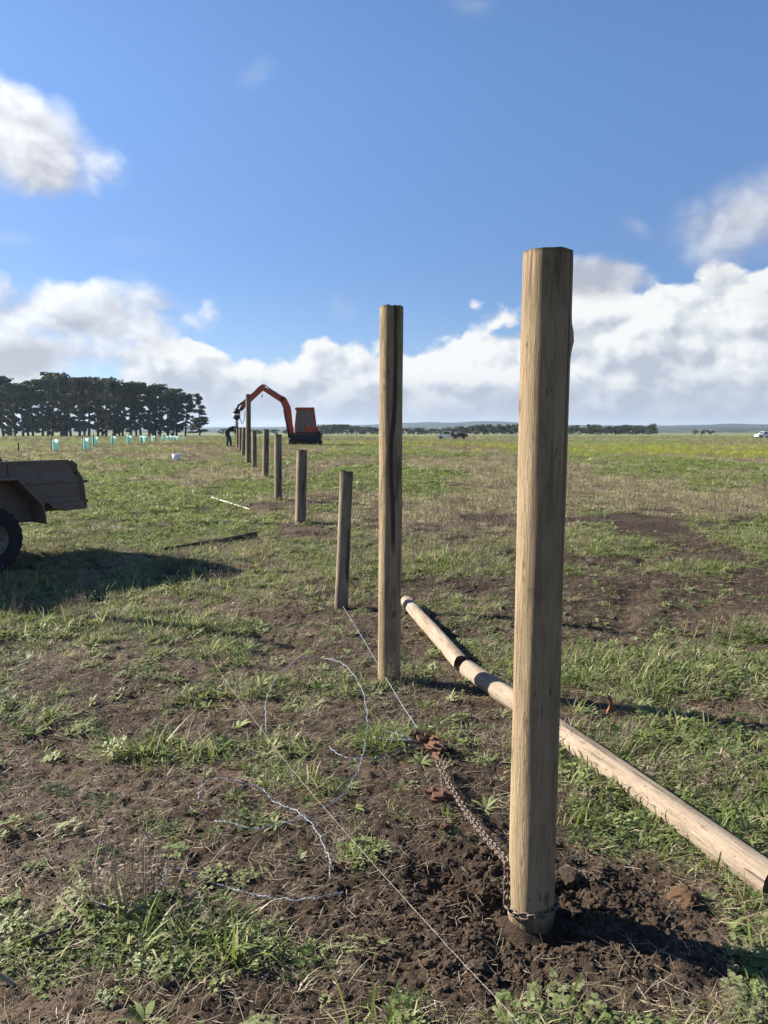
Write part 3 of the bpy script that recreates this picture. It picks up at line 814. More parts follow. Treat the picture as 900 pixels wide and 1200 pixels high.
for k in range(1, 11):
    t = k/10; p = S0.lerp(e1, t); p.z -= .035*math.sin(math.pi*t); p.z = max(p.z, gz(p.x, p.y)+.012); cpts.append(p)
cpts += [ringp(R(178), .15), ringp(R(180), .10), ringp(R(183), .065)]
for k in range(0, 37): cpts.append(ringp(R(186+k*10), .045+.012*math.sin(R(186+k*10)+2.2)))
make_chain(cpts, 'steel chain running from the rusty strainer and looped round the tall post base')

# ------------------------------------------------------------------ wire strainer (rusty grab with handle)
def plate(m, pts, th, M, hole=None):
    m.prism([(p[0], p[1]) for p in pts], -th/2, th/2, M=M)
def c_jaw(m, M, R0=.032, R1=.015, a0=-140, a1=150, th=.012):
    n = 14; out = []; inn = []
    for i in range(n+1):
        q = R(a0+(a1-a0)*i/n); out.append((math.cos(q)*R0, math.sin(q)*R0)); inn.append((math.cos(q)*R1, math.sin(q)*R1))
    for i in range(n):
        m.prism([out[i], out[i+1], inn[i+1], inn[i]], -th/2, th/2, M=M)
def jaw_piece(root, loc, rz, tilt, s=1.0, label=None):
    m = MB(); base = Matrix.Translation(loc) @ Euler((R(-62)+tilt, 0, rz)).to_matrix().to_4x4() @ Matrix.Scale(s, 4)
    c_jaw(m, base @ Matrix.Translation((-.026, 0, .012)))
    c_jaw(m, base @ Matrix.Translation((.024, .012, -.014)) @ Matrix.Rotation(R(180), 4, 'Y'), a0=-120, a1=160)
    m.box(base @ Vector((0, -.008, 0)), (.07*s, .012*s, .024*s), rot=base.to_3x3().normalized())
    m.tube([base @ Vector((0, -.03, 0)), base @ Vector((0, .03, 0))], .009*s, 10)
    m.tube([base @ Vector((-.028, -.02, .03)), base @ Vector((-.028, .022, .03))], .007*s, 8)
    m.tube([base @ Vector((.04, -.02, -.03)), base @ Vector((.04, .024, -.03))], .007*s, 8)
    return m.build('grab_jaw', M_RUST, root)
sp = on_ground(502, 875, .03)
root = empty('wire_strainer', sp); tag(root, 'rusty iron wire strainer with a grey bar handle lying on the soil', 'wire strainer')
jaw_piece(root, (-.012, .035, .02), .4, 0, 1.35); jaw_piece(root, (.035, -.06, .012), -.75, .1, 1.25)
m = MB(); hp = on_ground(437, 866, .03)-sp
m.tube([hp, hp*.45+Vector((0, 0, .008)), Vector((-.03, 0, .012))], .0085, 12); m.tube([hp, hp*.88], .0105, 12)
m.build('handle', simple('grey_bar', (.11, .12, .13), .65, 0, .3, 40, 0, .2), root)
s2 = on_ground(520, 940, .03)
root2 = empty('wire_grab', s2); tag(root2, 'rusty iron wire grab hanging off a short thin chain below the strainer', 'wire grab')
jaw_piece(root2, (0, 0, .012), .1, -.25, 1.35)
m = MB(); tp = on_ground(516, 900, .045)-s2
tpts = resample([tp, tp*.5+Vector((0, 0, .01)), Vector((0, .02, .02))], .016)
for i, (a, b) in enumerate(zip(tpts, tpts[1:])):
    t = (b-a).normalized(); y = Vector((0, 0, 1)).cross(t).normalized(); z = t.cross(y)
    Rm = Matrix((t, y, z)).transposed() @ Matrix.Rotation(R(90*(i % 2)+20), 3, 'X')
    m.tube([(a+b)/2+Rm @ Vector(q) for q in stadium(.025, .016, .002, 4)], .002, 5, closed=True)
m.build('short_chain', M_CHAIN, root2)

# ------------------------------------------------------------------ wires
def spline(pts, sub=8):
    P = [Vector(p) for p in pts]; out = []
    for i in range(len(P)-1):
        a = P[max(0, i-1)]; b = P[i]; c = P[i+1]; d = P[min(len(P)-1, i+2)]
        for k in range(sub):
            t = k/sub
            out.append(.5*((2*b)+(c-a)*t+(2*a-5*b+4*c-d)*t*t+(3*b-a-3*c+d)*t**3))
    out.append(P[-1]); return out
def wire(name, pix, r, matr, label, heights=None, twist=0., barbs=0., cat_='wire', dense=6):
    hs = heights or [.02]*len(pix)
    pts = spline([on_ground(px, py, h*(.85 if barbs else 1)) for (px, py), h in zip(pix, hs)], dense)
    kr = random.Random(len(pix)*7+int(pix[0][0]))
    for p in pts[1:-1]: p += Vector((kr.uniform(-1, 1), kr.uniform(-1, 1), kr.uniform(-1, 1)))*(.005 if barbs else .0008)
    for p in pts:
        p.z = max(p.z, gz(p.x, p.y)+.006)
    if twist: 
        pts2 = resample(pts, .006); m = MB()
        for ph in (0, math.pi):
            q = []
            for i, p in enumerate(pts2):
                a = i*.006/twist*6.283+ph
                q.append(p+Vector((math.cos(a)*r*.9, math.cos(a)*r*.3, math.sin(a)*r*.9)))
            m.tube(q, r*.72, 5)
        if barbs:
            rr = random.Random(5); step = int(barbs/.006)
            for i in range(step//2, len(pts2)-1, step):
                p = pts2[i]
                for _ in range(3):
                    d = Vector((rr.uniform(-1, 1), rr.uniform(-1, 1), rr.uniform(-.4, 1))).normalized()
                    m.tube([p-d*.008, p+d*.010], r*.45, 4)
    else:
        m = MB(); m.tube(pts, r, 6)
    o = m.build(name, matr); tag(o, label, cat_); return o
wire('tension_wire', [(402, 708), (430, 752), (463, 812), (486, 848), (500, 868)], .0012, M_WIRE, 'taut wire from the foot of the short grey post to the rusty strainer',
     [.06, .05, .05, .05, .05], twist=.05)
wire('string_line', [(237, 756), (262, 795), (300, 850), (345, 908), (386, 955), (432, 1008), (488, 1074), (545, 1140), (600, 1203), (640, 1252)], .00065, simple('pale_string', (.30, .27, .24), .7, 0, .2, 60),
     'long straight pale string line crossing the bare soil', [.03, .045, .05, .055, .06, .06, .06, .06, .06, .06], twist=.03, cat_='string')
WB = dict(twist=.045, barbs=.10)
wire('loose_wire', [(313, 862), (312, 825), (325, 796), (350, 776), (376, 771), (402, 781), (421, 803), (430, 830), (429, 862), (425, 892), (414, 917), (396, 938), (378, 950)], .0012, M_WIRE,
     'loose barbed wire bent into a tall open loop left of the strainer handle', [.03, .05, .06, .07, .08, .08, .07, .06, .06, .06, .05, .04, .03], **WB)
wire('loose_wire', [(386, 880), (400, 890), (422, 894), (450, 890), (476, 880), (488, 872), (470, 862), (452, 858)], .0012, M_WIRE,
     'loose barbed wire curving under the strainer handle', [.02, .03, .03, .03, .03, .03, .05, .04], **WB)
wire('loose_wire', [(232, 938), (234, 922), (250, 914), (280, 917), (306, 923), (322, 938), (345, 952), (366, 968), (378, 990), (386, 1012), (387, 1032)], .0012, M_WIRE,
     'loose barbed wire arching over a weed clump and trailing over the string line', [.02, .06, .08, .08, .07, .05, .04, .04, .03, .03, .02], **WB)
wire('loose_wire', [(252, 961), (275, 966), (300, 971), (328, 969), (352, 962), (372, 958)], .0012, M_WIRE, 'short length of loose barbed wire below the arched one', [.02, .03, .03, .03, .03, .02], **WB)
wire('loose_wire', [(98, 1056), (128, 1068), (162, 1069), (184, 1046), (196, 1022), (216, 1018), (250, 1029), (296, 1045), (340, 1057), (372, 1058), (402, 1050)], .0012, M_WIRE,
     'loose barbed wire threaded through the dead stalks of the leafy clump', [.04, .05, .05, .07, .08, .05, .03, .03, .03, .03, .02], **WB)

# ------------------------------------------------------------------ single plants and clods of the near ground
def plant(name, px, py, pm_list, label, cat_, rz=0., grp=None, z=-.004):
    p = on_ground(px, py); root = empty(name, p+Vector((0, 0, z)), rz); tag(root, label, cat_, grp)
    for nm, pm, mm in pm_list:
        o = pm.obj(nm, mm); COL.objects.link(o); o.parent = root
    return root
def pm_big(seed, n, spread, h, w, tint, lean): return proto_grass(seed, n, spread, h, w, tint, lean, 5)
plant('weed_clump', 235, 1095, [('leaves', pm_big(61, 90, .15, .15, .010, .22, 1.2), M_GRASS), ('clover', proto_clover(62, 160, .20, .016, .35), M_WEED), ('stalks', proto_stalks(63, 14, .12, .16), M_DRYWEED)],
      'large leafy green weed clump crossed by loose wire, beside dead stalks', 'weed clump')
plant('dead_weed', 150, 1062, [('stalks', proto_stalks(64, 46, .12, .22, 5), M_DRYWEED), ('bare_stems', proto_stalks(65, 46, .15, .30, 1), M_PALESTEM)], 'clump of dead grey brown stalks standing beside the leafy weed clump', 'dead weed')
plant('grass_tussock', 275, 1130, [('blades', pm_big(66, 26, .05, .20, .011, .45, 1.15), M_GRASS)], 'broad bladed pale grass tussock arching beside the leafy clump', 'grass tussock', .4)
plant('grass_tussock', 165, 1115, [('blades', pm_big(67, 22, .05, .17, .012, .5, 1.1), M_GRASS)], 'broad bladed pale grass tussock in front of the dead stalks', 'grass tussock')
plant('clover_patch', 70, 1110, [('leaves', proto_clover(68, 200, .17, .019, .6), M_WEED)], 'patch of round pale clover leaves crossed by two dark twigs', 'clover')
plant('grass_tussock', 150, 885, [('blades', pm_big(69, 60, .09, .13, .006, .3, 1.1), M_GRASS)], 'bright green grass tussock alone on the bare soil', 'grass tussock')
plant('grass_tussock', 196, 890, [('blades', pm_big(70, 45, .08, .11, .006, .38, 1.2), M_GRASS)], 'smaller ragged grass tussock beside the bright one on bare soil', 'grass tussock')
plant('weed_clump', 40, 860, [('leaves', proto_rosette(71, 26, .12, .030, .45), M_WEED)], 'flat leafed weed clump at the edge of the bare soil', 'weed clump')
plant('grass_tussock', 683, 955, [('blades', pm_big(72, 90, .14, .16, .008, .32, 1.2), M_GRASS)], 'long bladed green tussock against the long log', 'grass tussock')
plant('grass_tussock', 677, 838, [('blades', pm_big(73, 24, .04, .17, .006, .35, .8), M_GRASS)], 'thin upright grass tuft behind the long log', 'grass tussock')
plant('grass_tussock', 740, 800, [('blades', pm_big(74, 150, .26, .13, .006, .25, 1.0), M_GRASS)], 'wide bright green grass tussock in the lush patch', 'grass tussock')
plant('grass_tussock', 800, 795, [('blades', pm_big(75, 130, .20, .13, .006, .28, 1.0), M_GRASS)], 'bright green grass tussock at the far edge of the lush patch', 'grass tussock')
plant('weed_clump', 430, 1000, [('leaves', proto_rosette(76, 18, .06, .030, .55), M_WEED), ('clover', proto_clover(77, 60, .09, .016, .6), M_WEED)], 'small clump of rounded pale weed leaves beside the string line', 'weed clump')
plant('grass_tussock', 440, 885, [('blades', pm_big(78, 30, .07, .10, .005, .4, 1.1), M_GRASS)], 'small grass tuft under the strainer handle', 'grass tussock')
plant('weed_clump', 350, 1005, [('leaves', proto_rosette(79, 20, .06, .024, .3), M_WEED)], 'small dark green weed on bare soil beside trailing wire', 'weed clump')
plant('grass_tussock', 840, 745, [('blades', proto_stalks(80, 40, .25, .22, 3), M_STRAW)], 'heap of dry pale stalks at the far side of the lush patch', 'dry grass')
def clod(px, py, r, label, sq=.7, matr=None, seed=0):
    p = on_ground(px, py); o = proto_clod(100+seed, 3); o.name = 'soil_clod'; COL.objects.link(o)
    if matr: o.data.materials.clear(); o.data.materials.append(matr)
    o.location = p+Vector((0, 0, r*.35)); o.scale = (r, r, r*sq); o.rotation_euler = (0.2, .1, seed); tag(o, label, 'clod')
    return o
M_CLAY = clod_mat('clay', (.10, .060, .036), (.18, .115, .07))
clod(523, 978, .030, 'pale brown clay lump above the chain', .9, M_CLAY, 1)
clod(502, 1140, .024, 'brown clay lump beside the string line', .8, M_CLAY, 2)
clod(560, 1150, .035, 'dark soil clod in the crumbs in front of the post', .8, None, 3)
clod(800, 1057, .045, 'reddish brown soil clod in the grass under the long log', .7, M_CLAY, 4)
clod(668, 1040, .038, 'rounded dark clod close against the chained post', .8, None, 5)
mb = MB(); 
mb.prism([(-.07, 0), (-.05, .05), (-.045, .10), (-.06, .135), (-.035, .12), (-.02, .05), (.03, .02), (.08, .012), (.09, -.01)], -.02, .03)
bk = mb.build('bark_piece', clod_mat('bark_brown', (.12, .055, .03), (.22, .11, .06))); bk.location = on_ground(722, 838)+Vector((0, 0, .0)); bk.rotation_euler = (.2, 0, -.3); bk.scale = (.8, .8, .8)
tag(bk, 'curled rust brown bark piece in the shadow behind the long log', 'bark')

# ------------------------------------------------------------------ trailer
def trailer():
    t = R(35); wc = Vector((-4.60, 8.85, 0)); wc.z = gz(-4.60, 8.85)-.03
    root = empty('box_trailer', wc, R(90)-t)          # local x points to the tail, local y to the far side
    tag(root, 'old rusty steel box trailer with a mudguard over its wheel', 'trailer')
    W = 1.62; x0, x1 = -1.35, 1.27; zb, zt = .73, 1.235
    def side(y, nm):
        m = MB(); prof = [(x0, zb), (x1+.06, zb), (x1+.04, .98), (x1-.12, zt), (x0, zt)]
        m.prism(prof, y-.012, y+.012)
        s = -1 if y < W/2 else 1
        m.box(((x0+x1-.12)/2, y+s*.008, zt), (x1-.12-x0, .045, .035), bev=.006)
        m.box(((x0+x1)/2+.02, y+s*.022, .985), (x1-x0, .022, .025))
        m.box(((x0+x1)/2, y+s*.026, zb+.03), (x1-x0, .03, .06), bev=.006)
        for q in (-.9, -.1, .38): m.box((q, y+s*.020, 1.1), (.035, .02, .22))
        return m.build(nm, M_TRAILER, root)
    side(0, 'side_panel'); side(W, 'side_panel')
    # slanted corner posts, tailgate and floor
    for y in (-.02, W+.02):
        m = MB(); m.tube([(x1-.10, y, zt+.01), (x1+.055, y, .98), (x1+.09, y, .64)], .030, 4, smooth=False); m.build('corner_post', M_TRAILER, root)
    m = MB(); m.prism([(x1-.14, zt-.06), (x1-.115, zt-.06), (x1+.055, .98), (x1+.07, zb), (x1+.045, zb), (x1+.03, .98)], .03, W-.03); 
    m.box((x1+.085, W/2, .86), (.03, W-.1, .05)); m.build('tailgate', M_TRAILERIN, root)
    for y in (.02, W-.02):
        m = MB(); m.tube([(x1-.06, y-.05, zt-.02), (x1-.02, y-.05, zt-.05), (x1-.02, y-.05, zt-.14), (x1-.05, y-.05, zt-.16)], .009, 6); m.build('latch', M_DARK, root)
    for z in (.97, .72):
        m = MB(); m.box((x1+.10, -.02, z), (.06, .03, .028), bev=.004); m.build('gate_pin', M_DARK, root)
    m = MB(); m.box(((x0+x1)/2-.03, W/2, 1.14), (x1-x0-.16, W-.06, .02)); m.build('bed', M_TRAILERIN, root)
    m = MB(); m.box((x0+.012, W/2, (zb+zt)/2+.06), (.024, W, zt-zb+.12)); m.build('front_panel', M_TRAILER, root)
    # headboard rack (stands mostly outside the picture)
    m = MB()
    m.box((x0-.03, .03, 1.6), (.09, .11, 1.75), bev=.008); m.box((x0-.03, W-.05, 1.15), (.06, .08, .85), bev=.008)
    m.box((x0-.03, W/2, 1.50), (.05, W-.2, .06))
    m.build('headboard_rack', M_TRAILER, root)
    m = MB(); m.box((.16, .10, 1.40), (.07, .07, .46), bev=.008); m.build('stanchion', simple('pale_timber', (.20, .165, .12), .85), root)
    # chassis, axle, drawbar
    m = MB()
    for y in (.28, W-.28): m.box(((x0+x1)/2, y, .66), (x1-x0, .06, .12))
    m.box((x1-.05, W/2, .66), (.06, W-.1, .10)); m.box((.75, W/2, .67), (.06, W-.1, .08))
    m.box((0, W/2, .40), (.07, W-.05, .07)); m.box((0, .3, .52), (.9, .06, .03)); m.box((0, W-.3, .52), (.9, .06, .03))
    m.tube([(x0, .3, .62), (x0-1.3, W/2, .5)], .045, 6); m.tube([(x0, W-.3, .62), (x0-1.3, W/2, .5)], .045, 6); m.tube([(x0-1.25, W/2, .5), (x0-1.5, W/2, .5)], .05, 8)
    m.build('chassis', M_TRAILER, root)
    m = MB(); m.prism([(.85, zb), (x1+.09, zb), (x1+.09, .625), (1.06, .615), (.92, .66)], -.03, .08); m.build('rear_bracket', M_TRAILER, root)
    # mudguards
    for y, s in ((0, -1), (W, 1)):
        m = MB(); prof = [(-.75, .60), (-.75, .72), (-.36, 1.06), (.30, 1.06), (.60, .74), (.62, .52)]
        y0, y1 = (y-.32, y-.02) if s < 0 else (y+.02, y+.32)
        for a, b in zip(prof, prof[1:]):
            dx, dz = b[0]-a[0], b[1]-a[1]; l = math.hypot(dx, dz); nx_, nz_ = -dz/l*.012, dx/l*.012
            m.prism([a, b, (b[0]+nx_, b[1]+nz_), (a[0]+nx_, a[1]+nz_)], y0, y1)
        ye = y0 if s < 0 else y1
        m.tube([(p[0], ye, p[1]) for p in prof], .018, 6)
        m.prism([(.60, .74), (.62, .52), (.36, .53), (.30, .62), (.05, .93), (-.3, 1.04), (.30, 1.05)], y-.02*1 if s < 0 else y+.005, y-.005 if s < 0 else y+.02)
        m.build('mudguard', M_TRAILER, root)
    # wheels
    def wheel(y):
        w = MB(); Rw = .385; prof = [(.20, -.085), (.26, -.105), (.34, -.11), (.372, -.095), (.385, -.06), (.388, 0), (.385, .06), (.372, .095), (.34, .11), (.26, .105), (.20, .085)]
        n = 48; vs = []; fs = []
        for i in range(n):
            a = 2*math.pi*i/n
            for k, (r, yy) in enumerate(prof):
                rr = r-(.014 if (i % 2 and r > .37) else 0)
                vs.append((rr*math.cos(a), y+yy, rr*math.sin(a)+.385))
        K = len(prof)
        for i in range(n):
            for k in range(K-1): fs.append((i*K+k, i*K+k+1, ((i+1) % n)*K+k+1, ((i+1) % n)*K+k))
        w.add(vs, fs, 0, False); wo = w.build('wheel', M_RUBBER, root)
        r_ = MB(); 
        prof = [(.0, -.05), (.06, -.055), (.075, -.03), (.15, -.02), (.18, -.06), (.205, -.085), (.212, -.085), (.205, .08), (.0, .08)]
        vs = []; fs = []; n = 32; K = len(prof)
        for i in range(n):
            a = 2*math.pi*i/n
            for (r, yy) in prof: vs.append((r*math.cos(a), y+yy, r*math.sin(a)+.385))
        for i in range(n):
            for k in range(K-1): fs.append((i*K+k, i*K+k+1, ((i+1) % n)*K+k+1, ((i+1) % n)*K+k))
        r_.add(vs, fs, 0, True)
        for i in range(5):
            a = i*1.2566; r_.tube([(.11*math.cos(a), y-.045, .11*math.sin(a)+.385), (.11*math.cos(a), y-.01, .11*math.sin(a)+.385)], .012, 6)
        r_.build('rim', M_RIM, wo)
    wheel(-.17); wheel(W+.17)
    return root
trailer()

# ------------------------------------------------------------------ tree guards, stake, bucket
guards = [(64, 42, 1.0), (100, 43.5, 1.05), (112, 50, 1.1), (133, 57, 1.05), (151, 64, 1.1), (165, 70, 1.05), (170, 73, 1.0), (180, 78, 1.05), (191, 90, .95), (195.5, 95, 1.0), (199.5, 99, 1.1), (204, 106, 1.1), (208, 112, 1.05), (214.5, 125, .95)]
glab = ['teal plastic tree guard nearest the trailer, with its stake on one side', 'tall pale teal tree guard leaning at its stake, second from the trailer', 'teal tree guard close behind the leaning one, third from the trailer',
        'narrow teal tree guard, fourth from the trailer', 'teal tree guard standing alone, fifth from the trailer', 'sixth teal tree guard from the trailer, one of two touching', 'seventh teal tree guard from the trailer, one of two touching',
        'eighth teal tree guard from the trailer, alone before the far cluster', 'first teal guard of the far cluster near the last pine', 'second teal guard of the far cluster near the last pine', 'third teal guard of the far cluster near the last pine',
        'fourth teal guard of the far cluster near the last pine', 'fifth teal guard of the far cluster near the last pine', 'tiny farthest teal tree guard, last before the last pine']
for k, (px, D, s) in enumerate(guards):
    d = ray(px, 520); x = d.x/d.y*D; p = Vector((x, D, gz(x, D)))
    root = empty('tree_guard', p, .5+.37*k); root.scale = (s, s, s)
    tag(root, glab[k], 'tree guard', 'teal tree guards in a line')
    m = MB(); n = 3; hh = .62; vs = []; fs = []
    cor = [(.21*math.cos(2.094*i), .21*math.sin(2.094*i)) for i in range(3)]; ring = []
    for i in range(3):
        a, b = cor[i], cor[(i+1) % 3]
        for t in (0, .33, .66): 
            bul = 1+.12*math.sin(t*3.14); ring.append(((a[0]*(1-t)+b[0]*t)*bul, (a[1]*(1-t)+b[1]*t)*bul))
    for z in (0.02, hh*.5, hh):
        for q in ring: vs.append((q[0]*(1+.04*random.uniform(-1, 1)), q[1]*(1+.04*random.uniform(-1, 1)), z+.015*random.uniform(-1, 1)))
    N = len(ring)
    for j in range(2):
        for i in range(N): fs.append((j*N+i, j*N+(i+1) % N, (j+1)*N+(i+1) % N, (j+1)*N+i))
    m.add(vs, fs, 0, False); m.build('sleeve', M_GUARD, root)
    m = MB(); m.box((-.16, .0, .38), (.035, .035, .86)); m.build('stake', M_STAKE, root)
d = ray(22, 530); x = d.x/d.y*40; m = MB(); m.box((0, 0, .22), (.05, .05, .5)); m.prism([(-.025, .47), (.025, .47), (0, .53)], -.025, .025)
o = m.build('stake', M_STAKE, loc=(x, 40, gz(x, 40))); o.name = 'wooden_stake'; tag(o, 'bare dark wooden stake without a guard beyond the trailer', 'stake')
d = ray(207, 540); D = 31; x = d.x/d.y*D
root = empty('bucket', (x, D, gz(x, D)+.02)); tag(root, 'white plastic bucket left in the grass beyond the trailer', 'bucket')
m = MB(); 
for r0, r1, z0, z1 in ((.13, .17, 0, .27), (.18, .18, .235, .265), (.12, .16, .01, .272)):
    m.tube([(0, 0, z0), (0, 0, z1)], [r0, r1], 24, caps=(r0 == .13))
m.build('pail', M_WHITE, root)
m = MB(); m.tube([(.175*math.cos(a), .06+.12*math.sin(a)*.2, .25+.02*math.sin(a)) for a in np.linspace(0, math.pi, 14)], .006, 6); m.build('handle', M_GALV, root)

# ------------------------------------------------------------------ excavator
def excavator():
    D = 57.; s = D/F*1.005; x = (360-450)/F*D; bz = gz(x, D)
    root = empty('excavator', (x, D, bz)); tag(root, 'orange red excavator with a black and orange cab driving an auger on its arm', 'excavator')
    def L(px, py): return ((px-360)*s, (522.5-py)*s)
    def beam(m, pts, ws, y0, y1):
        n = len(pts)
        for i in range(n-1):
            (ax, az), (bx, bz_) = L(*pts[i]), L(*pts[i+1]); dx, dz = bx-ax, bz_-az; l = math.hypot(dx, dz); nx_, nz_ = -dz/l, dx/l
            wa, wb = ws[i]*s/2, ws[i+1]*s/2
            m.prism([(ax+nx_*wa, az+nz_*wa), (bx+nx_*wb, bz_+nz_*wb), (bx-nx_*wb, bz_-nz_*wb), (ax-nx_*wa, az-nz_*wa)], y0+.001*i, y1-.001*i)
            if i: m.tube([(ax, y0+.003, az), (ax, y1-.003, az)], wa*.98, 14)
    yb = -.25
    # tracks
    for y in (-.85, .45):
        m = MB(); prof = []
        for q in range(0, 9): a = R(90-q*22.5); prof.append((.86+.21*math.cos(a), .21+.20*math.sin(a)))
        for q in range(0, 9): a = R(-90-q*22.5); prof.append((-.86+.21*math.cos(a), .21+.20*math.sin(a)))
        m.prism(prof, y, y+.38)
        for q in range(-8, 9): m.box((q*.1, y+.19, .415), (.05, .39, .03)); m.box((q*.1, y+.19, .012), (.05, .39, .03))
        t = m.build('track', M_BLACK, root)
        for q in (-.85, -.45, 0, .45, .85):
            m = MB(); m.tube([(q, y-.02, .2), (q, y+.40, .2)], .15 if abs(q) > .8 else .09, 14); m.build('roller', M_DARK, t)
    m = MB(); m.box((0, 0, .30), (1.2, 1.0, .22)); m.tube([(0, 0, .3), (0, 0, .56)], .42, 20); m.build('undercarriage', M_DARK, root)
    m = MB(); m.prism([(-.95, .12), (-1.15, .05), (-1.22, .12), (-1.18, .45), (-1.12, .45), (-1.10, .16)], -.9, .9); m.box((-.9, -.3, .3), (.5, .08, .08)); m.box((-.9, .3, .3), (.5, .08, .08)); m.build('dozer_blade', M_DARK, root)
    # house
    m = MB(); prof = [L(346, 515), L(346, 508), L(352, 507), L(372, 507), L(376.5, 506), L(377.5, 511), L(376, 516.5), L(370, 517), L(350, 517)]
    m.prism(prof, -.78, .78); m.build('counterweight', M_DARK, root)
    m = MB(); prof = [L(358, 508), L(359, 501), L(368, 500), L(374, 502.5), L(375.5, 507), L(374, 508)]; m.prism(prof, -.70, .74); m.prism([L(346.5, 509), L(347, 505.5), L(359, 504), L(359, 509)], -.06, .74); m.build('engine_cover', M_RED, root)
    # cab
    cab = MB(); y0, y1 = -.76, .14
    A, B, C_, Dd, E = L(347.5, 509), L(347.8, 498), L(349.8, 481.5), L(368.2, 481.5), L(370.5, 500)
    def pil(p, q, y, w=.05): cab.tube([(p[0], y, p[1]), (q[0], y, q[1])], w, 4, smooth=False)
    mid0, mid1 = L(359, 508), L(358.6, 481.5)
    for y in (y0, y1):
        pil(A, B, y); pil(B, C_, y); pil(Dd, E, y); pil(mid0, mid1, y, .04); pil(C_, Dd, y); pil(A, (E[0], A[1]), y, .05); pil(E, (E[0], A[1]), y, .05)
    for p in (A, C_, Dd, E): cab.tube([(p[0], y0, p[1]), (p[0], y1, p[1])], .045, 4, smooth=False)
    cab.prism([L(359.5, 509), L(359.5, 500), L(370, 500), L(370, 509)], y0-.01, y0+.01)
    co_ = cab.build('cab', M_RED, root)
    m = MB(); m.prism([L(347.9, 481.8), L(348.4, 479.9), L(350, 479.2), L(369, 479.2), L(369.4, 481.8)], y0-.08, y1+.08); m.build('cab_roof', M_RED, co_)
    for poly in ([L(348.2, 508), L(348.3, 498), L(350.2, 482.5), L(358.2, 482.5), L(358.5, 508)], [L(359.4, 499.8), L(359.2, 482.5), L(367.8, 482.5), L(369.8, 499.8)]):
        for y in (y0, y1): m = MB(); m.prism(poly, y-.006, y+.006); m.build('window', M_GLASS, co_)
    for p, q in ((B, C_), (Dd, E)):
        m = MB(); m.add([(p[0], y0, p[1]), (p[0], y1, p[1]), (q[0], y1, q[1]), (q[0], y0, q[1])], [(0, 1, 2, 3)]); m.build('windscreen', M_GLASS, co_)
    m = MB(); sx, sz = L(362, 505); m.box((sx, -.3, sz+.05), (.5, .5, .14), bev=.03); m.box((sx+.25, -.3, sz+.42), (.12, .46, .7), bev=.03); m.build('seat', M_BLACK, co_)
    m = MB(); cx_, cz_ = L(354, 503)
    for y in (-.1, -.5): m = MB(); m.tube([(cx_, y, cz_-.2), (cx_-.05, y, cz_+.25)], .025, 6); m.ball((cx_-.05, y, cz_+.28), .04); m.build('lever', M_BLACK, co_)
    m = MB(); m.tube([(*[L(373, 502)[0]], .3, L(373, 502)[1]), (L(373, 498)[0], .3, L(373, 498)[1])], .045, 10); m.build('exhaust', M_DARK, root)
    # boom and arm
    yc = -.02
    m = MB(); beam(m, [(343.2, 512), (340.6, 498), (337.8, 480), (333.5, 470.5), (311, 457.5)], [4.5, 6.2, 8.2, 7.6, 4.8], yc-.15, yc+.15); m.build('boom', M_RED, root)
    m = MB(); beam(m, [(346, 515), (341, 510)], [7, 6], yc-.25, yc+.25); m.tube([(*[L(343, 512.5)[0]], yc-.3, L(343, 512.5)[1]), (L(343, 512.5)[0], yc+.3, L(343, 512.5)[1])], .14, 12); m.build('swing_bracket', M_DARK, root)
    m = MB(); beam(m, [(311.5, 453.2), (307.5, 457.5), (288, 476), (283.5, 482.5)], [3.5, 6.6, 5.2, 3.2], yc-.11, yc+.11); m.build('arm', M_RED, root)
    def cyl(a, b, y, nm, split=.55):
        m = MB(); (ax, az), (bx, bz_) = L(*a), L(*b); c = (ax+(bx-ax)*split, az+(bz_-az)*split)
        m.tube([(ax, y, az), (c[0], y, c[1])], .075, 10); m.tube([(c[0], y, c[1]), (bx, y, bz_)], .04, 8); m.build(nm, M_DARK, root)
    cyl((336, 470.5), (311.5, 452.8), yc, 'arm_cylinder')
    for y in (yc-.22, yc+.22): cyl((340, 514), (333.6, 481), y, 'boom_cylinder')
    cyl((305, 457.5), (283.5, 474.5), yc, 'bucket_cylinder')
    m = MB(); beam(m, [(288, 472), (281.5, 476.5), (279.5, 481)], [1.8, 2, 1.6], yc-.09, yc+.09); beam(m, [(288, 479.5), (282, 482)], [1.6, 1.6], yc-.13, yc+.13); m.build('linkage', M_DARK, root)
    # auger drive and auger
    ax, az = L(279, 482); 
    m = MB(); m.tube([(ax, yc, L(0, 480)[1]), (ax, yc, L(0, 482.5)[1]), (ax, yc, L(0, 483)[1]), (ax, yc, L(0, 486)[1])], [.12, .18, .27, .27], 18); m.tube([(ax, yc, L(0, 488)[1]), (ax, yc, L(0, 491)[1]), (ax, yc, L(0, 493.2)[1])], [.27, .26, .12], 18); m.build('auger_drive', M_DARK, root)
    m = MB(); m.tube([(ax, yc, L(0, 486.1)[1]), (ax, yc, L(0, 487.9)[1])], .265, 18); m.build('drive_band', M_PAINTW, root)
    m = MB(); zt_, zb_ = L(0, 493)[1], -.25
    m.tube([(ax, yc, zt_), (ax, yc, zb_)], .075, 10)
    n = 150; vs = []; fs = []
    for i in range(n+1):
        a = i/n*2*math.pi*11; z = zb_+(zt_-.08-zb_)*i/n
        vs += [(ax+.05*math.cos(a), yc+.05*math.sin(a), z), (ax+.15*math.cos(a), yc+.15*math.sin(a), z), (ax+.15*math.cos(a), yc+.15*math.sin(a), z-.03), (ax+.05*math.cos(a), yc+.05*math.sin(a), z-.03)]
    for i in range(n):
        o = i*4
        for k in range(4): fs.append((o+k, o+(k+1) % 4, o+4+(k+1) % 4, o+4+k))
    m.add(vs, fs); m.build('auger', M_DARK, root)
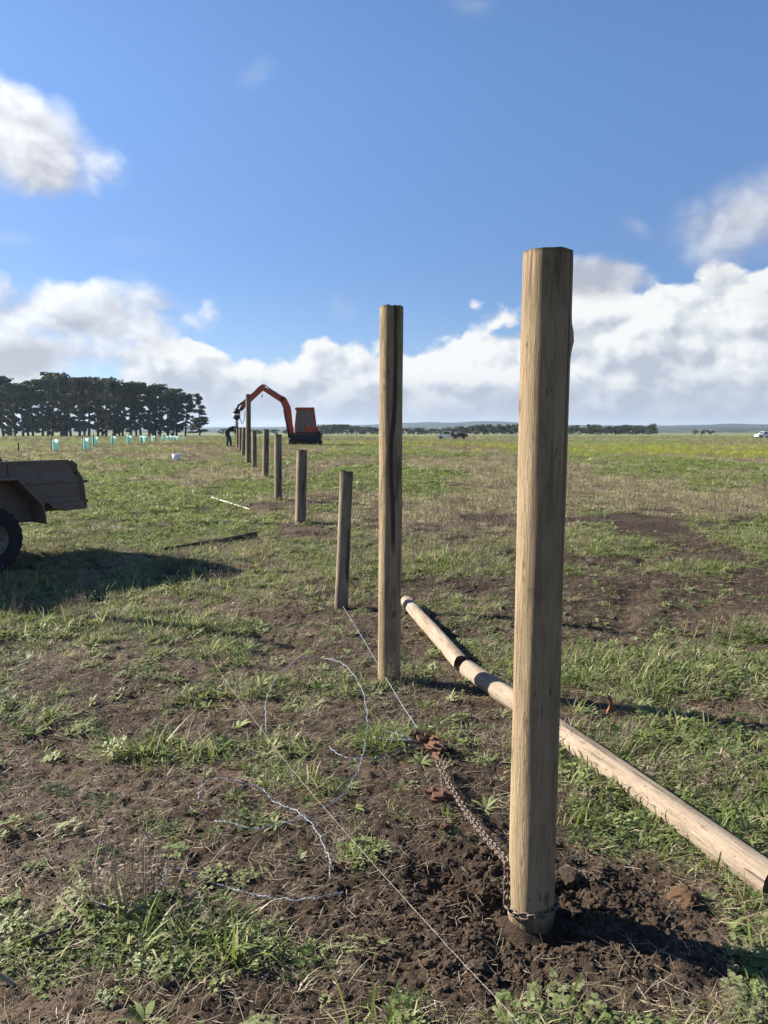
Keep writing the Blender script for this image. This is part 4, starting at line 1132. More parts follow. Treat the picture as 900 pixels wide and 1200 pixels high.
    m = MB(); pts = [L(281, 487), L(284.5, 497), L(287, 493), L(288.5, 483)]; m.tube(spline([(p[0], yc+.15, p[1]) for p in pts], 6), .025, 6)
    pts = [L(309, 462), L(307.5, 467), L(310, 465)]; m.tube(spline([(p[0], yc+.18, p[1]) for p in pts], 6), .02, 6); m.build('hose', M_BLACK, root)
excavator()

# ------------------------------------------------------------------ person, bending over beside the auger
def person():
    D = 50.; x = (266.5-450)/F*D; z0 = gz(x, D)
    J = {}
    # x towards the auger, z up (metres); local origin between the feet
    J['pelvis'] = ((0, 0, .93), .145); J['waist'] = ((.13, 0, 1.03), .135); J['chest'] = ((.38, 0, 1.12), .15); J['neckb'] = ((.56, 0, 1.10), .085); J['neck'] = ((.63, 0, 1.06), .06)
    J['head0'] = ((.70, 0, 1.0), .085); J['head1'] = ((.76, 0, .93), .095); J['chin'] = ((.775, 0, .85), .06)
    for s, nm in ((-1, 'a'), (1, 'b')):
        f = .22 if s < 0 else -.03
        J['hip'+nm] = ((.0, s*.11, .88), .105); J['knee'+nm] = ((.06+f*.7, s*.13, .48), .065); J['ank'+nm] = ((f, s*.13, .09), .045); J['toe'+nm] = ((f+.17, s*.14, .035), .04)
        J['sho'+nm] = ((.50, s*.20, 1.08), .075); J['elb'+nm] = ((.60+.04*s, s*.24, .80), .048); J['wri'+nm] = ((.68+.03*s, s*.16, .57), .032); J['palm'+nm] = ((.70+.03*s, s*.14, .49), .036)
    E = [('pelvis', 'waist'), ('waist', 'chest'), ('chest', 'neckb'), ('neckb', 'neck'), ('neck', 'head0'), ('head0', 'head1'), ('head1', 'chin')]
    for nm in 'ab': E += [('pelvis', 'hip'+nm), ('hip'+nm, 'knee'+nm), ('knee'+nm, 'ank'+nm), ('ank'+nm, 'toe'+nm), ('neckb', 'sho'+nm), ('sho'+nm, 'elb'+nm), ('elb'+nm, 'wri'+nm), ('wri'+nm, 'palm'+nm)]
    keys = list(J); 
    # fingers and thumb
    for s, nm in ((-1, 'a'), (1, 'b')):
        p = Vector(J['palm'+nm][0])
        for k in range(4):
            q = p+Vector((-.025+.018*k, 0, -.045)); J['f%d%s1' % (k, nm)] = (q, .0095); J['f%d%s2' % (k, nm)] = (q+Vector((0, -s*.02, -.035-.006*(k in (1, 2)))), .008)
            E += [('palm'+nm, 'f%d%s1' % (k, nm)), ('f%d%s1' % (k, nm), 'f%d%s2' % (k, nm))]
        J['t'+nm] = (p+Vector((.045, -s*.01, -.02)), .010); E.append(('palm'+nm, 't'+nm))
    keys = list(J)
    me = bpy.data.meshes.new('person'); me.from_pydata([J[k][0] for k in keys], [(keys.index(a), keys.index(b)) for a, b in E], [])
    o = bpy.data.objects.new('person', me); COL.objects.link(o)
    o.modifiers.new('skin', 'SKIN'); 
    sv = me.skin_vertices[0].data
    for i, k in enumerate(keys): q_ = J[k][1]*(1.28 if J[k][1] > .05 and not k.startswith(('head', 'chin', 'neck')) else 1.12); sv[i].radius = (q_, q_)
    sv[0].use_root = True
    sub = o.modifiers.new('sub', 'SUBSURF'); sub.levels = sub.render_levels = 2
    dg = bpy.context.evaluated_depsgraph_get(); me2 = bpy.data.meshes.new_from_object(o.evaluated_get(dg))
    o.modifiers.clear(); o.data = me2; me2.name = 'person'
    me2.materials.clear()
    for mm in (M_SKIN, M_JACKET, M_JEANS, M_BLACK): me2.materials.append(mm)
    for p in me2.polygons:
        c = p.center; p.use_smooth = True
        if c.x > .66 and c.z > .80: i = 0
        elif c.z < .11: i = 3
        elif c.x > .5 and c.z < .62 and c.z > .3: i = 0
        elif c.z < .95 and c.x < .40: i = 2
        else: i = 1
        p.material_index = i
    o.location = (x, D, z0); o.scale = (1.22, 1.22, 1.08); tag(o, 'person in dark jacket and dark jeans bending over to the ground beside the auger', 'person')
    m = MB(); m.ball((.735, 0, .985), (.10, .098, .09), 2); m.build('hair', M_HAIR, o)
    m = MB()
    for s in (-1, 1): m.ball((.845, s*.035, .93), (.012, .014, .012), 1)
    m.build('eyes', M_BLACK, o)
    m = MB(); m.ball((.862, 0, .895), (.022, .018, .025), 1)
    for s in (-1, 1): m.ball((.755, s*.098, .925), (.022, .012, .035), 1)
    m.build('face', M_SKIN, o)
person()

# ------------------------------------------------------------------ trees
def clumps(r, pads, per, size, tint):
    """leafy faces spread through ellipsoid pads: (cx,cy,cz,rx,ry,rz)"""
    V = []; Fc = []; T = []
    for (cx, cy, cz, rx, ry, rz) in pads:
        n = int(per)
        u = rng.normal(0, 1, (n, 3)); u /= np.linalg.norm(u, axis=1)[:, None]; u *= (rng.random(n)**.45)[:, None]
        c = u*np.array([rx, ry, rz])+np.array([cx, cy, cz])
        t = np.clip(tint+rng.normal(0, .2, n)+(r.random()-.5)*.25, 0, 1)
        a = rng.normal(0, 1, (n, 3)); a /= np.linalg.norm(a, axis=1)[:, None]
        b = np.cross(a, rng.normal(0, 1, (n, 3))); b /= np.linalg.norm(b, axis=1)[:, None]
        s = size*rng.uniform(.5, 1.2, n)[:, None]
        q = np.stack([c-a*s, c+b*s*.55, c+a*s, c-b*s*.55], 1).reshape(-1, 3)
        o = sum(len(v) for v in V); V.append(q); Fc.append(np.arange(o, o+4*n).reshape(-1, 4)); T.append(np.repeat(t, 4))
    return np.concatenate(V), np.concatenate(Fc), np.concatenate(T)
def pine(seed, conical=False):
    r = random.Random(seed); H = 25.
    root = empty('pine_tree', (0, 0, 0))
    tk = MB(); lean = [(0, 0, -.5)]; x = y = 0
    for i in range(1, 9):
        x += r.uniform(-.25, .25); y += r.uniform(-.25, .25); lean.append((x, y, H*i/8.5))
    tk.tube(lean, [.48*(1-.85*i/8) for i in range(9)], 8)
    def at(z): 
        i = min(7, max(0, int(z/H*8.5))); t = z/H*8.5-i; a, b = lean[i], lean[i+1]; return (a[0]+(b[0]-a[0])*t, a[1]+(b[1]-a[1])*t)
    pads = []
    if conical:
        for k in range(44):
            z = r.uniform(.05, .95)*H; L = (1-z/H)*7.2*r.uniform(.55, 1.1)+.8; a = r.uniform(0, 6.283); c = at(z)
            e = (c[0]+math.cos(a)*L, c[1]+math.sin(a)*L, z+L*.04)
            tk.tube([(c[0], c[1], z), e], [.10, .03], 5)
            for t in (.45, .8): pads.append((c[0]+(e[0]-c[0])*t, c[1]+(e[1]-c[1])*t, z+L*.05*t+.2, 1.3+.14*L, 1.3+.14*L, .55))
        pads.append((*at(H*.94), H*.95, .9, .9, 1.2))
    else:
        for k in range(50):
            u = r.random()**.75; z = (.20+.74*u)*H
            if r.random() < .2: z = r.uniform(.08, .4)*H
            L = r.uniform(1.0, 3.9)*(1 if z > .4*H else .75)*(1-.45*max(0, (z/H-.8)/.2)); a = r.uniform(0, 6.283); c = at(z)
            e = (c[0]+math.cos(a)*L, c[1]+math.sin(a)*L, z+L*r.uniform(.1, .5))
            tk.tube([(c[0], c[1], z), ((c[0]+e[0])/2, (c[1]+e[1])/2, z+L*.08), e], [.12, .09, .04], 5)
            sz = r.uniform(.85, 1.6)*(1.1 if z > .55*H else .72)
            pads.append((e[0], e[1], e[2]+.3, sz*1.15, sz*1.15, sz*.72)); 
            if L > 2.4: pads.append(((c[0]+e[0])/2, (c[1]+e[1])/2, (z+e[2])/2+.4, sz, sz, sz*.5))
        for k in range(5): c = at(H*.1); pads.append((c[0]+r.uniform(-3, 3), c[1]+r.uniform(-3, 3), H*r.uniform(.02, .26), r.uniform(.6, 1.4), r.uniform(.6, 1.4), r.uniform(.4, 1.1)))
        for k in range(7): c = at(H*.9); pads.append((c[0]+r.uniform(-2.1, 2.1), c[1]+r.uniform(-2.1, 2.1), H*r.uniform(.86, .97), 1.7, 1.7, .95))
    tk.build('trunk', M_BARK, root)
    V, Fc, T = clumps(r, pads, 58, .55, .45)
    o = np_mesh('crown', V, Fc, M_PINE, dict(tint=T)); o.parent = root
    return root
protos = [pine(200+i) for i in range(5)]; cone = pine(300, True)
used = set()
pine_px = [(-22, 455, 0), (-6, 436, 0), (4, 440, 1), (17, 447, 0), (27, 448, 2), (39, 444, 0), (50, 442, 1), (61, 434, 0), (72, 438, 3), (83, 441, 0), (93, 440, 2), (104, 440, 4), (115, 443, 0), (124, 442, 1), (134, 443, 3), (144, 450, 0), (153, 446, 2), (165, 446, 4), (175, 450, 0), (187, 449, 1), (197, 455, 3), (207, 453, 2), (217, 460, 4)]
plabs = ['dark pine at the frame side of the row', 'tallest dark pine with a bushy top', 'dark pine']
pine_px += [(x_, t_+r_, (i_ % 4)+1) for i_, (x_, t_, r_) in enumerate([(-12, 446, 0), (10, 449, 2), (22, 446, 0), (33, 450, 0), (45, 447, 1), (56, 444, 0), (67, 446, 0), (78, 448, 0), (89, 446, 1), (99, 446, 0), (110, 447, 0), (120, 448, 0), (129, 449, 0), (140, 452, 0), (150, 452, 0), (160, 453, 0), (171, 454, 0), (182, 455, 0), (193, 458, 0), (203, 460, 0), (213, 464, 0)]) if i_ % 2]
n_p = 23
for k, (px, top, v) in enumerate(pine_px):
    D = 300+random.uniform(-10, 14)+(18 if k % 2 else 0)+(26 if k >= n_p else 0); d = ray(px, 505); x = d.x/d.y*D
    H = CAMH+(506-top)/F*D
    pr = protos[v if v or k % 3 else (k % 5)]
    o = pr if pr.name not in used else copy_tree(pr); used.add(pr.name)
    o.location = (x, D, gz(x, D)-.3); sc_ = H/25.2; o.scale = (sc_*1.2, sc_*1.2, sc_); o.rotation_euler = (0, 0, random.uniform(0, 6.28))
    tag(o, 'tall dark pine with a bare lower trunk in the dense row beyond the tree guards', 'pine tree', 'pines in the dense row beyond the tree guards')
d = ray(234, 505); D = 292; x = d.x/d.y*D; cone.location = (x, D, gz(x, D)-.2); H = CAMH+(506-459)/F*D; cone.scale = (H/25.5,)*3
tag(cone, 'cone shaped pine with branches to the ground, last of the row towards the digger', 'pine tree', 'pines in the dense row beyond the tree guards')
for pr in protos:
    if pr.name not in used:
        for c in list(pr.children): bpy.data.objects.remove(c)
        bpy.data.objects.remove(pr)
def gum(seed, H=7., W=7., per=44, name='gum_tree'):
    r = random.Random(seed); root = empty(name, (0, 0, 0)); tk = MB(); pads = []
    tk.tube([(0, 0, -.4), (.1, 0, H*.3), (0, .1, H*.55)], [.25, .18, .1], 7)
    for k in range(13):
        a = r.uniform(0, 6.283); L = r.uniform(.1, .5)*W; z = r.uniform(.14, .85)*H*(1-.25*(L/W*2)**2)
        e = (math.cos(a)*L, math.sin(a)*L, z); tk.tube([(0, 0, H*.28), (e[0]*.5, e[1]*.5, z*.75), e], [.10, .07, .03], 5)
        s = r.uniform(.8, 1.5)*H/7; pads.append((e[0], e[1], z, s*1.2, s*1.2, s*.8))
    tk.build('trunk', M_BARK, root)
    V, Fc, T = clumps(r, pads, per, .5*H/7, .45); o = np_mesh('crown', V, Fc, M_GUM, dict(tint=T)); o.parent = root
    return root
gp = [gum(400+i) for i in range(4)]; gused = set()
rr = random.Random(11)
def place_gum(px, top, D, lab, grp, wide=1.0, v=None, cat_='tree'):
    pr = gp[v if v is not None else rr.randrange(4)]
    o = pr if pr.name not in gused else copy_tree(pr); gused.add(pr.name)
    d = ray(px, 505); x = d.x/d.y*D; H = CAMH+(506-top)/F*D
    k = H/5.7; o.location = (x, D, gz(x, D)); o.scale = (k*wide, k*wide, k); o.rotation_euler = (0, 0, rr.uniform(0, 6.28))
    tag(o, lab, cat_, grp); return o
px = 372
gi_ = 0
while px < 768:
    top = np.interp(px, [372, 400, 420, 470, 520, 545, 590, 620, 680, 720, 768], [499.5, 498, 500, 501.5, 502, 499.3, 498, 499.5, 499, 498.5, 500])+rr.uniform(-1.6, 2.2)
    place_gum(px, top, rr.uniform(520, 640), 'low grey green tree in the far belt of trees below the hills', 'trees of the far belt', rr.uniform(.9, 1.8))
    px += rr.uniform(3.5, 6.5)
for px in (300, 312, 322, 262, 275, 335): place_gum(px, rr.uniform(501.5, 503), rr.uniform(560, 640), 'low grey green tree far behind the digger arm', 'trees far behind the digger arm', 1.5)
place_gum(763, 496.5, 480, 'tallest tree standing at the end of the far belt', None, .8, 1)
for px, top, D, lab in ((815, 503.5, 560, 'small dark far tree between the belt and the parked white car, first of three'), (826, 503, 560, 'small dark far tree, second of three before the parked white car'), (834, 504, 570, 'small dark far tree, third of three before the parked white car'),
                        (838.5, 509, 300, 'small round bush in the open paddock short of the white car'), (860, 511.5, 260, 'low wide dark bush in the paddock nearest the white car'), (885, 508, 330, 'grey bush touching the white car'),
                        (714, 510.5, 250, 'dark low bush in the paddock behind the chained post, first of two'), (742, 511, 250, 'dark low bush beside the other low bush, second of two'), (700, 509.5, 330, 'low grey bush along the far fence')):
    place_gum(px, top, D, lab, None, 1.2, None, 'bush' if 'bush' in lab else 'tree')

# ------------------------------------------------------------------ far fence
D = 235; root = empty('wire_fence', (60, D, 0)); tag(root, 'thin far wire fence on posts across the paddock', 'fence')
fx = np.arange(22, 130, 4.5)
for k, x in enumerate(fx):
    m = MB(); m.box((0, 0, .6), (.12, .12, 1.3)); m.build('fence_post', simple('grey_timber', (.30, .27, .23), .9) if k == 0 else bpy.data.materials['grey_timber'], root, loc=(x-60, 0, gz(x, D)))
for z in (.4, .8, 1.15):
    m = MB(); m.tube([(fx[0]-60, 0, z), (fx[-1]-60, 0, z)], .006, 5); m.build('strand', M_GALV, root)

# ------------------------------------------------------------------ vehicles
def wheels(m_root, xs, y0, y1, r):
    for x in xs:
        for y in (y0, y1):
            m = MB(); m.tube([(x, y-.11, r), (x, y+.11, r)], r, 20); w = m.build('wheel', M_RUBBER, m_root)
            m = MB(); m.tube([(x, y-.12, r), (x, y+.12, r)], r*.55, 14); m.build('rim', M_RIM, w)
def ute(px, D, rz, label):
    d = ray(px, 510); x = d.x/d.y*D; root = empty('utility_truck', (x, D, gz(x, D)), rz); tag(root, label, 'utility truck')
    m = MB(); y0, y1 = -.9, .9
    m.prism([(-2.3, .5), (-2.35, .85), (-2.2, 1.02), (-1.25, 1.12), (-.75, 1.82), (.55, 1.86), (.72, 1.12), (.75, .45), (-1.0, .42)], y0, y1); m.build('cab', M_PAINTW, root)
    for y in (y0-.006, y1+.006): m = MB(); m.prism([(-1.1, 1.16), (-.72, 1.70), (.42, 1.74), (.55, 1.16)], y-.005, y+.005); m.build('window', M_GLASSDARK, root)
    m = MB(); q = Matrix.Rotation(0, 4, 'X'); m.add([(-1.24, y0+.1, 1.16), (-1.24, y1-.1, 1.16), (-.79, y1-.12, 1.78), (-.79, y0+.12, 1.78)], [(0, 1, 2, 3)]); m.build('windscreen', M_GLASSDARK, root)
    m = MB(); m.box((1.75, 0, .82), (1.95, 1.8, .10)); m.box((1.75, -.88, 1.02), (1.95, .04, .30)); m.box((1.75, .88, 1.02), (1.95, .04, .30)); m.box((2.7, 0, 1.02), (.04, 1.8, .30)); m.box((.82, 0, 1.25), (.06, 1.7, .9)); m.box((1.5, 0, .6), (2.6, .8, .2)); m.build('tray', M_DARK, root)
    for y in (-.65, .65): m = MB(); m.box((-2.34, y, .85), (.06, .3, .16), bev=.02); m.build('headlight', M_WHITE, root)
    wheels(root, (-1.55, 1.6), -.82, .82, .38)
    return root
M_GLASSDARK = simple('dark_glass', (.03, .04, .05), .15, 0, .1, 2, 0, .6)
ute(525, 178, R(-12), 'white utility truck parked far off before the tree belt')
d = ray(541, 510); x = d.x/d.y*180; root = empty('flat_trailer', (x+.2, 180, gz(x, 180)), R(-12)); tag(root, 'dark trailer with a dark load hitched behind the far white truck', 'trailer')
m = MB(); m.box((0, 0, .62), (2.6, 1.7, .12)); m.box((-1.9, 0, .55), (1.4, .1, .1)); m.build('deck', M_DARK, root)
m = MB(); m.box((-.2, 0, 1.0), (1.5, 1.3, .7), bev=.08); m.box((.85, .1, .88), (.6, 1.1, .4), bev=.06); m.build('load', simple('dark_load', (.06, .03, .03), .8), root)
wheels(root, (.2,), -.8, .8, .32)
def wagon(px, D, rz, label):
    d = ray(px, 510); x = d.x/d.y*D; root = empty('parked_car', (x, D, gz(x, D)), rz); tag(root, label, 'car')
    m = MB(); y0, y1 = -.92, .92
    m.prism([(-2.35, .45), (-2.4, .85), (-2.2, 1.05), (-1.15, 1.15), (-.6, 1.78), (1.9, 1.82), (2.3, 1.15), (2.35, .45)], y0, y1); m.build('body', M_PAINTW, root)
    for y in (y0-.006, y1+.006):
        for poly in ([(-1.0, 1.18), (-.55, 1.68), (.35, 1.70), (.35, 1.18)], [(.45, 1.18), (.45, 1.70), (1.78, 1.72), (2.08, 1.18)]):
            m = MB(); m.prism(poly, y-.005, y+.005); m.build('window', M_GLASSDARK, root)
    m = MB(); m.add([(-1.13, y0+.1, 1.19), (-1.13, y1-.1, 1.19), (-.64, y1-.14, 1.74), (-.64, y0+.14, 1.74)], [(0, 1, 2, 3)]); m.build('windscreen', M_GLASSDARK, root)
    for y in (-.7, .7): m = MB(); m.box((-2.38, y, .88), (.06, .34, .18), bev=.02); m.build('headlight', M_WHITE, root)
    wheels(root, (-1.45, 1.45), -.86, .86, .38)
wagon(895.5, 215, R(8), 'white four wheel drive car parked far off at the frame edge')

# ------------------------------------------------------------------ hills
def hills(name, y0, y1, prof, seed, colr, label):
    """long ridge; prof: (pixel x, pixel y of skyline)"""
    nx_, ny_ = 260, 16; D = (y0+y1)/2
    xs = np.linspace(-5200, 5200, nx_); ys = np.linspace(y0, y1, ny_)
    gx, gy = np.meshgrid(xs, ys); pxx = 450+gx/D*F
    h = np.interp(pxx, [p[0] for p in prof], [(506-p[1])/F*D+CAMH for p in prof])
    h = h*(.86+.28*fbm(gx/240., gy/400., seed, 4)); t = (gy-y0)/(y1-y0)
    z = h*np.sin(np.clip(t*1.0, 0, 1)*math.pi)**.7-1.0
    a = (np.arange(ny_-1)[:, None]*nx_+np.arange(nx_-1)[None]).ravel()
    o = np_mesh(name, np.stack([gx.ravel(), gy.ravel(), z.ravel()], 1), np.stack([a, a+1, a+1+nx_, a+nx_], 1), colr, None, True)
    tag(o, label, 'hills', kind='structure')
def hill_mat(name, a, b):
    m, nt = mat(name); g = G(nt); co = g.coord('Object', (1, .4, 1)); n = g.noise(co, .012, 6, .65)
    c = g.mix(g.step(.48, .56, n), a, b); g.bsdf(c, .95, 0, None, .05); return m
hills('hills', 3600, 5000, [(-600, 499), (250, 500), (380, 499.5), (430, 497.5), (470, 495), (505, 493.8), (530, 494.6), (562, 492.6), (590, 493.8), (625, 496.5), (700, 498), (800, 498), (860, 496.5), (960, 498), (1600, 500)], 3, hill_mat('hill_cover', (.018, .026, .018), (.034, .042, .026)), 'low wooded hills along the horizon')
hills('hills', 2300, 3000, [(-600, 503.5), (250, 503), (360, 502.5), (470, 503), (560, 502.5), (650, 502.5), (760, 502), (840, 500.5), (900, 500), (1000, 501), (1600, 503)], 8, hill_mat('paddock_cover', (.026, .036, .022), (.065, .075, .042)), 'gentle pasture rises in front of the hills')

# ------------------------------------------------------------------ haze
HAZE = 8e-5
if HAZE:
    m, nt = mat('haze_air'); vol = nt.nodes.new('ShaderNodeVolumePrincipled'); vol.inputs['Color'].default_value = (.62, .79, 1, 1); vol.inputs['Density'].default_value = HAZE
    vol.inputs['Anisotropy'].default_value = .3
    o = nt.nodes.new('ShaderNodeOutputMaterial'); nt.links.new(vol.outputs[0], o.inputs['Volume'])
    mb = MB(); mb.box((0, 3260, 42), (14400, 7500, 90)); h = mb.build('haze', m); tag(h, 'thin pale haze in the air', 'haze', kind='stuff')

# ------------------------------------------------------------------ sun and sky
SUN_EL = R(26.); SUN_AZ = R(-67.)        # azimuth from +y towards +x
sun = bpy.data.lights.new('sun', 'SUN'); sun.energy = 5.0; sun.angle = R(.53); sun.color = (1, .92, .80)
so = bpy.data.objects.new('sun', sun); COL.objects.link(so)
sd = Vector((math.sin(SUN_AZ)*math.cos(SUN_EL), math.cos(SUN_AZ)*math.cos(SUN_EL), math.sin(SUN_EL)))
so.rotation_mode = 'QUATERNION'; so.rotation_quaternion = sd.to_track_quat('Z', 'Y'); so.location = sd*60
so['kind'] = 'helper'
world = bpy.data.worlds.new('World'); scene.world = world; world.use_nodes = True
nt = world.node_tree; nt.nodes.clear(); g = G(nt)
sky = nt.nodes.new('ShaderNodeTexSky'); sky.sky_type = 'NISHITA'; sky.sun_disc = False; sky.sun_elevation = SUN_EL; sky.sun_rotation = SUN_AZ
sky.air_density = 1.0; sky.dust_density = .2; sky.ozone_density = 3.5
STR = .05; EXPO = 1.64
tc = nt.nodes.new('ShaderNodeTexCoord'); sep = nt.nodes.new('ShaderNodeSeparateXYZ'); nt.links.new(tc.outputs['Generated'], sep.inputs[0])
az = g.m('ARCTAN2', sep.outputs[0], sep.outputs[1]); el = g.m('ARCSINE', sep.outputs[2])
def ae(px, py): d = ray(px, py); return math.atan2(d.x, d.y), math.asin(d.z)
def vec(a, e, z=0.):
    c = nt.nodes.new('ShaderNodeCombineXYZ'); g.set(c.inputs[0], a); g.set(c.inputs[1], e); g.set(c.inputs[2], z); return c.outputs[0]
P0 = vec(az, g.m('MULTIPLY', el, 1.25))
def voro(v, scale, smooth=.6, detail=2.):
    nd = nt.nodes.new('ShaderNodeTexVoronoi'); nd.voronoi_dimensions = '2D'; nd.feature = 'SMOOTH_F1'; nt.links.new(v, nd.inputs['Vector']); nd.inputs['Scale'].default_value = scale
    nd.inputs['Smoothness'].default_value = smooth; nd.inputs['Detail'].default_value = detail; nd.inputs['Roughness'].default_value = .5; return nd.outputs['Distance']
def billow(v):
    # puffy field: bigger where a puff bulges
    w = nt.nodes.new('ShaderNodeVectorMath'); w.operation = 'ADD'; nt.links.new(v, w.inputs[0])
    nz = nt.nodes.new('ShaderNodeTexNoise'); nz.noise_dimensions = '2D'; nt.links.new(v, nz.inputs['Vector']); nz.inputs['Scale'].default_value = 22; nz.inputs['Detail'].default_value = 3
    sc_ = nt.nodes.new('ShaderNodeVectorMath'); sc_.operation = 'SCALE'; nt.links.new(nz.outputs['Color'], sc_.inputs[0]); sc_.inputs['Scale'].default_value = .035
    nt.links.new(sc_.outputs[0], w.inputs[1])
    a = voro(w.outputs[0], 12, .5, 2.)
    n = g.noise(w.outputs[0], 7, 8, .62, d2=True)
    return g.m('ADD', g.m('MULTIPLY', g.m('SUBTRACT', .55, a), .55), g.m('MULTIPLY', g.m('SUBTRACT', n, .5), .95))
B0 = billow(P0)
off = nt.nodes.new('ShaderNodeVectorMath'); off.operation = 'ADD'; nt.links.new(P0, off.inputs[0]); off.inputs[1].default_value = (-.011, .017, 0)
B1 = billow(off.outputs[0])
relief = g.m('SUBTRACT', B0, B1)                       # >0 where the puff falls away towards the sun: lit rim
cur = nt.nodes.new('ShaderNodeFloatCurve'); A0, A1 = -.75, .75
g.set(cur.inputs['Value'], g.m('DIVIDE', g.m('SUBTRACT', az, A0), A1-A0, clamp=True))
prof = [(-300, 380), (-60, 405), (60, 425), (105, 418), (135, 405), (170, 392), (225, 385), (262, 400), (300, 412), (330, 412), (365, 402), (430, 390), (500, 382), (560, 362), (606, 350), (660, 325), (700, 330), (760, 345), (800, 332), (840, 318), (880, 305), (940, 300), (1200, 330)]
pts = []
for px, py in prof:
    a, e = ae(px, py); pts.append(((a-A0)/(A1-A0), e/.4))
cm = cur.mapping.curves[0]
while len(cm.points) < len(pts): cm.points.new(.5, .5)
for p, q in zip(cm.points, pts): p.location = (min(1, max(0, q[0])), q[1])
cur.mapping.use_clip = False; cur.mapping.update()
top = g.m('MULTIPLY', cur.outputs[0], .4)
d1 = g.m('ADD', g.m('SUBTRACT', top, el), g.m('MULTIPLY', B0, .09))
a1 = g.step(-.003, .012, d1)
K = 1/STR/2**EXPO
# bank: bright puffs near the top, blue grey flat bases lower down
low = g.step(.13, .01, el)
n_big = g.noise(vec(az, g.m('MULTIPLY', el, 2.6), 3.), 7, 4, .55, d2=True)
sh = g.m('ADD', g.m('MULTIPLY', relief, 2.6), g.m('ADD', .80, g.m('MULTIPLY', g.m('SUBTRACT', .52, n_big), 1.5)))
sh = g.m('SUBTRACT', sh, g.m('MULTIPLY', low, .42))
sh = g.m('ADD', sh, g.m('MULTIPLY', g.step(.07, .0, d1), .16))
c1 = g.ramp(sh, [(.12, tuple(v*K*.1 for v in (5.0, 5.5, 6.4))), (.45, tuple(v*K*.1 for v in (6.5, 6.95, 7.6))), (.75, tuple(v*K*.1 for v in (8.1, 8.4, 8.8))), (1.0, tuple(v*K*.1 for v in (9.4, 9.5, 9.5)))])
nd = [n for n in nt.nodes if n.type == 'VALTORGB'][-1]
# softer single clouds: (pixel centre, radii in px, edge softness, brightness, weight)
def blob(px, py, rx, ry, seed, soft, amp, rot=0.):
    a0, e0 = ae(px, py)
    da = g.m('SUBTRACT', az, a0); de = g.m('SUBTRACT', el, e0)
    c, s = math.cos(rot), math.sin(rot)
    u = g.m('DIVIDE', g.m('ADD', g.m('MULTIPLY', da, c), g.m('MULTIPLY', de, s)), rx/F)
    v = g.m('DIVIDE', g.m('SUBTRACT', g.m('MULTIPLY', de, c), g.m('MULTIPLY', da, s)), ry/F)
    r2 = g.m('SQRT', g.m('ADD', g.m('MULTIPLY', u, u), g.m('MULTIPLY', v, v)))
    f = g.m('ADD', g.m('SUBTRACT', 1., r2), g.m('MULTIPLY', B0, amp))
    return g.step(0., soft, f), v, f
cl_list = [  # px, py, rx, ry, soft, amp, rot, alpha, base brightness, shade slope, whiteness
    (38, 172, 105, 56, .6, .75, -.32, .95, .84, .20), (-30, 135, 75, 48, .6, .8, 0., .9, .85, .15),
    (40, 210, 120, 40, 1.2, 1.0, 0., .30, .62, .1),
    (60, 366, 185, 46, .45, 1.0, -.06, .95, .80, .22), (60, 412, 120, 40, .5, .9, 0., .9, .74, .2), (190, 352, 60, 22, 1.3, .9, -.5, .5, .72, .1), (10, 415, 95, 26, .35, 1.0, .05, .95, .50, .45),
    (868, 256, 102, 62, .9, .55, .1, .94, .64, .12), (748, 265, 34, 16, 1.4, .8, -.6, .5, .62, .1), (700, 325, 75, 26, .5, .9, 0., .9, .58, .12),
    (298, 88, 34, 16, 1.6, 1.0, .4, .22, .72, .1), (560, 6, 60, 22, 1.4, 1.3, 0., .40, .70, .1), (395, 358, 28, 22, 1.6, .8, 0., .30, .68, .1),
    (170, 290, 60, 14, 1.4, 1.2, 0., .15, .66, .1), (20, 280, 40, 14, 1.4, 1.2, 0., .2, .66, .1), (1050, 330, 140, 60, .7, .9, 0., .9, .66, .2)]
vm = nt.nodes.new('ShaderNodeVectorMath'); vm.operation = 'MULTIPLY'; nt.links.new(sky.outputs[0], vm.inputs[0])
low_t = g.step(.45, .14, el)
cmbs = nt.nodes.new('ShaderNodeCombineXYZ')
for i_, (h_, l_) in enumerate(((.86, .62), (.96, .68), (1.12, .87))): g.set(cmbs.inputs[i_], g.m('ADD', h_, g.m('MULTIPLY', low_t, l_-h_)))
nt.links.new(cmbs.outputs[0], vm.inputs[1])
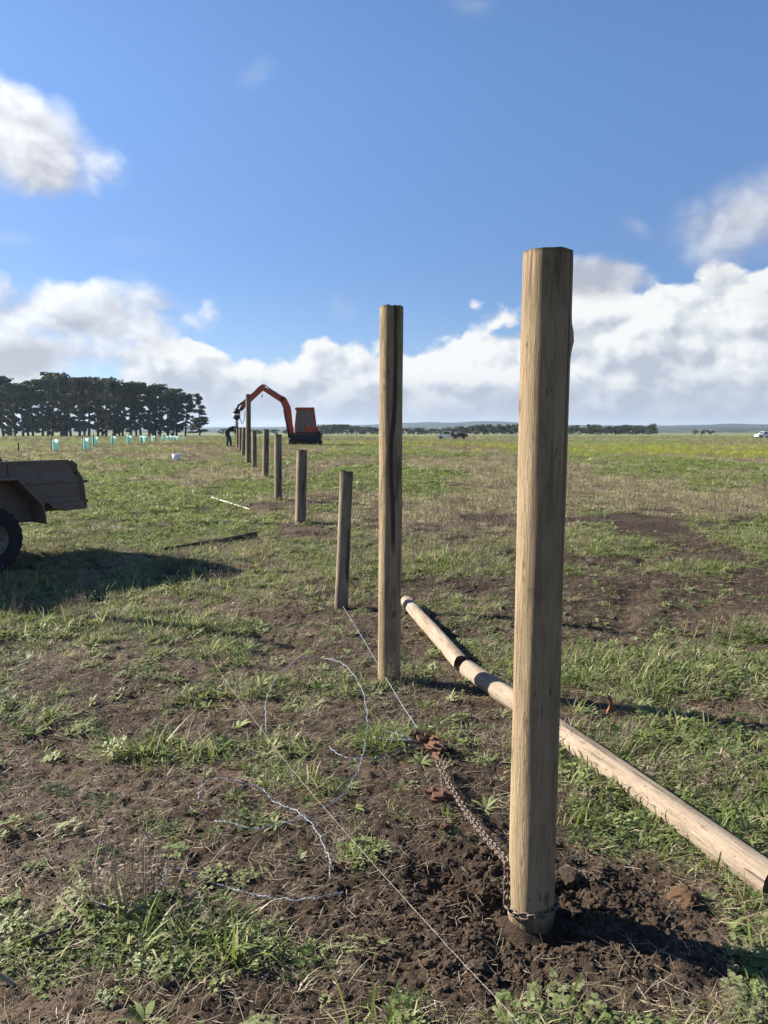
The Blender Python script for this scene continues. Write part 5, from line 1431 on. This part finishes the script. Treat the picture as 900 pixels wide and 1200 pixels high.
hz_ = g.m('MULTIPLY', g.step(.085, .012, el), .80)
c1 = g.mix(hz_, c1, tuple(v*K for v in (.44, .49, .59)))
col = g.mix(a1, vm.outputs[0], c1)
for i, (px, py, rx, ry, soft, amp, rot, al, br, slope) in enumerate(cl_list):
    f, v, fr = blob(px, py, rx, ry, i, soft, amp, rot)
    b = g.m('ADD', br, g.m('ADD', g.m('MULTIPLY', v, slope), g.m('MULTIPLY', relief, .8)))
    b = g.m('MAXIMUM', b, .52)
    cc = nt.nodes.new('ShaderNodeCombineColor')
    g.set(cc.inputs[0], g.m('MULTIPLY', b, K*.95)); g.set(cc.inputs[1], g.m('MULTIPLY', b, K*.98)); g.set(cc.inputs[2], g.m('ADD', g.m('MULTIPLY', b, K*.92), K*.10))
    col = g.mix(g.m('MULTIPLY', f, al), col, cc.outputs[0])
bg = nt.nodes.new('ShaderNodeBackground'); nt.links.new(col, bg.inputs[0]); bg.inputs[1].default_value = STR
world.cycles.sampling_method = 'MANUAL'; world.cycles.sample_map_resolution = 256
wo = nt.nodes.new('ShaderNodeOutputWorld'); nt.links.new(bg.outputs[0], wo.inputs[0])

# ------------------------------------------------------------------ camera and render settings
cam = bpy.data.cameras.new('camera'); co = bpy.data.objects.new('camera', cam); COL.objects.link(co)
co.location = CAM; co.rotation_euler = (R(90)-PITCH, 0, 0)
cam.sensor_fit = 'VERTICAL'; cam.sensor_height = 36; cam.lens = 36*F/1200; cam.clip_start = .05; cam.clip_end = 20000
scene.camera = co
scene.render.engine = 'CYCLES'; scene.render.resolution_x = 768; scene.render.resolution_y = 1024
scene.view_settings.view_transform = 'Standard'; scene.view_settings.look = 'None'; scene.view_settings.gamma = 1; scene.view_settings.exposure = EXPO; scene.view_settings.use_curve_mapping = False
cy = scene.cycles; cy.use_denoising = True; cy.max_bounces = 6; cy.diffuse_bounces = 3; cy.transparent_max_bounces = 8; cy.volume_bounces = 0
try: cy.denoiser = 'OPENIMAGEDENOISE'
except Exception: pass
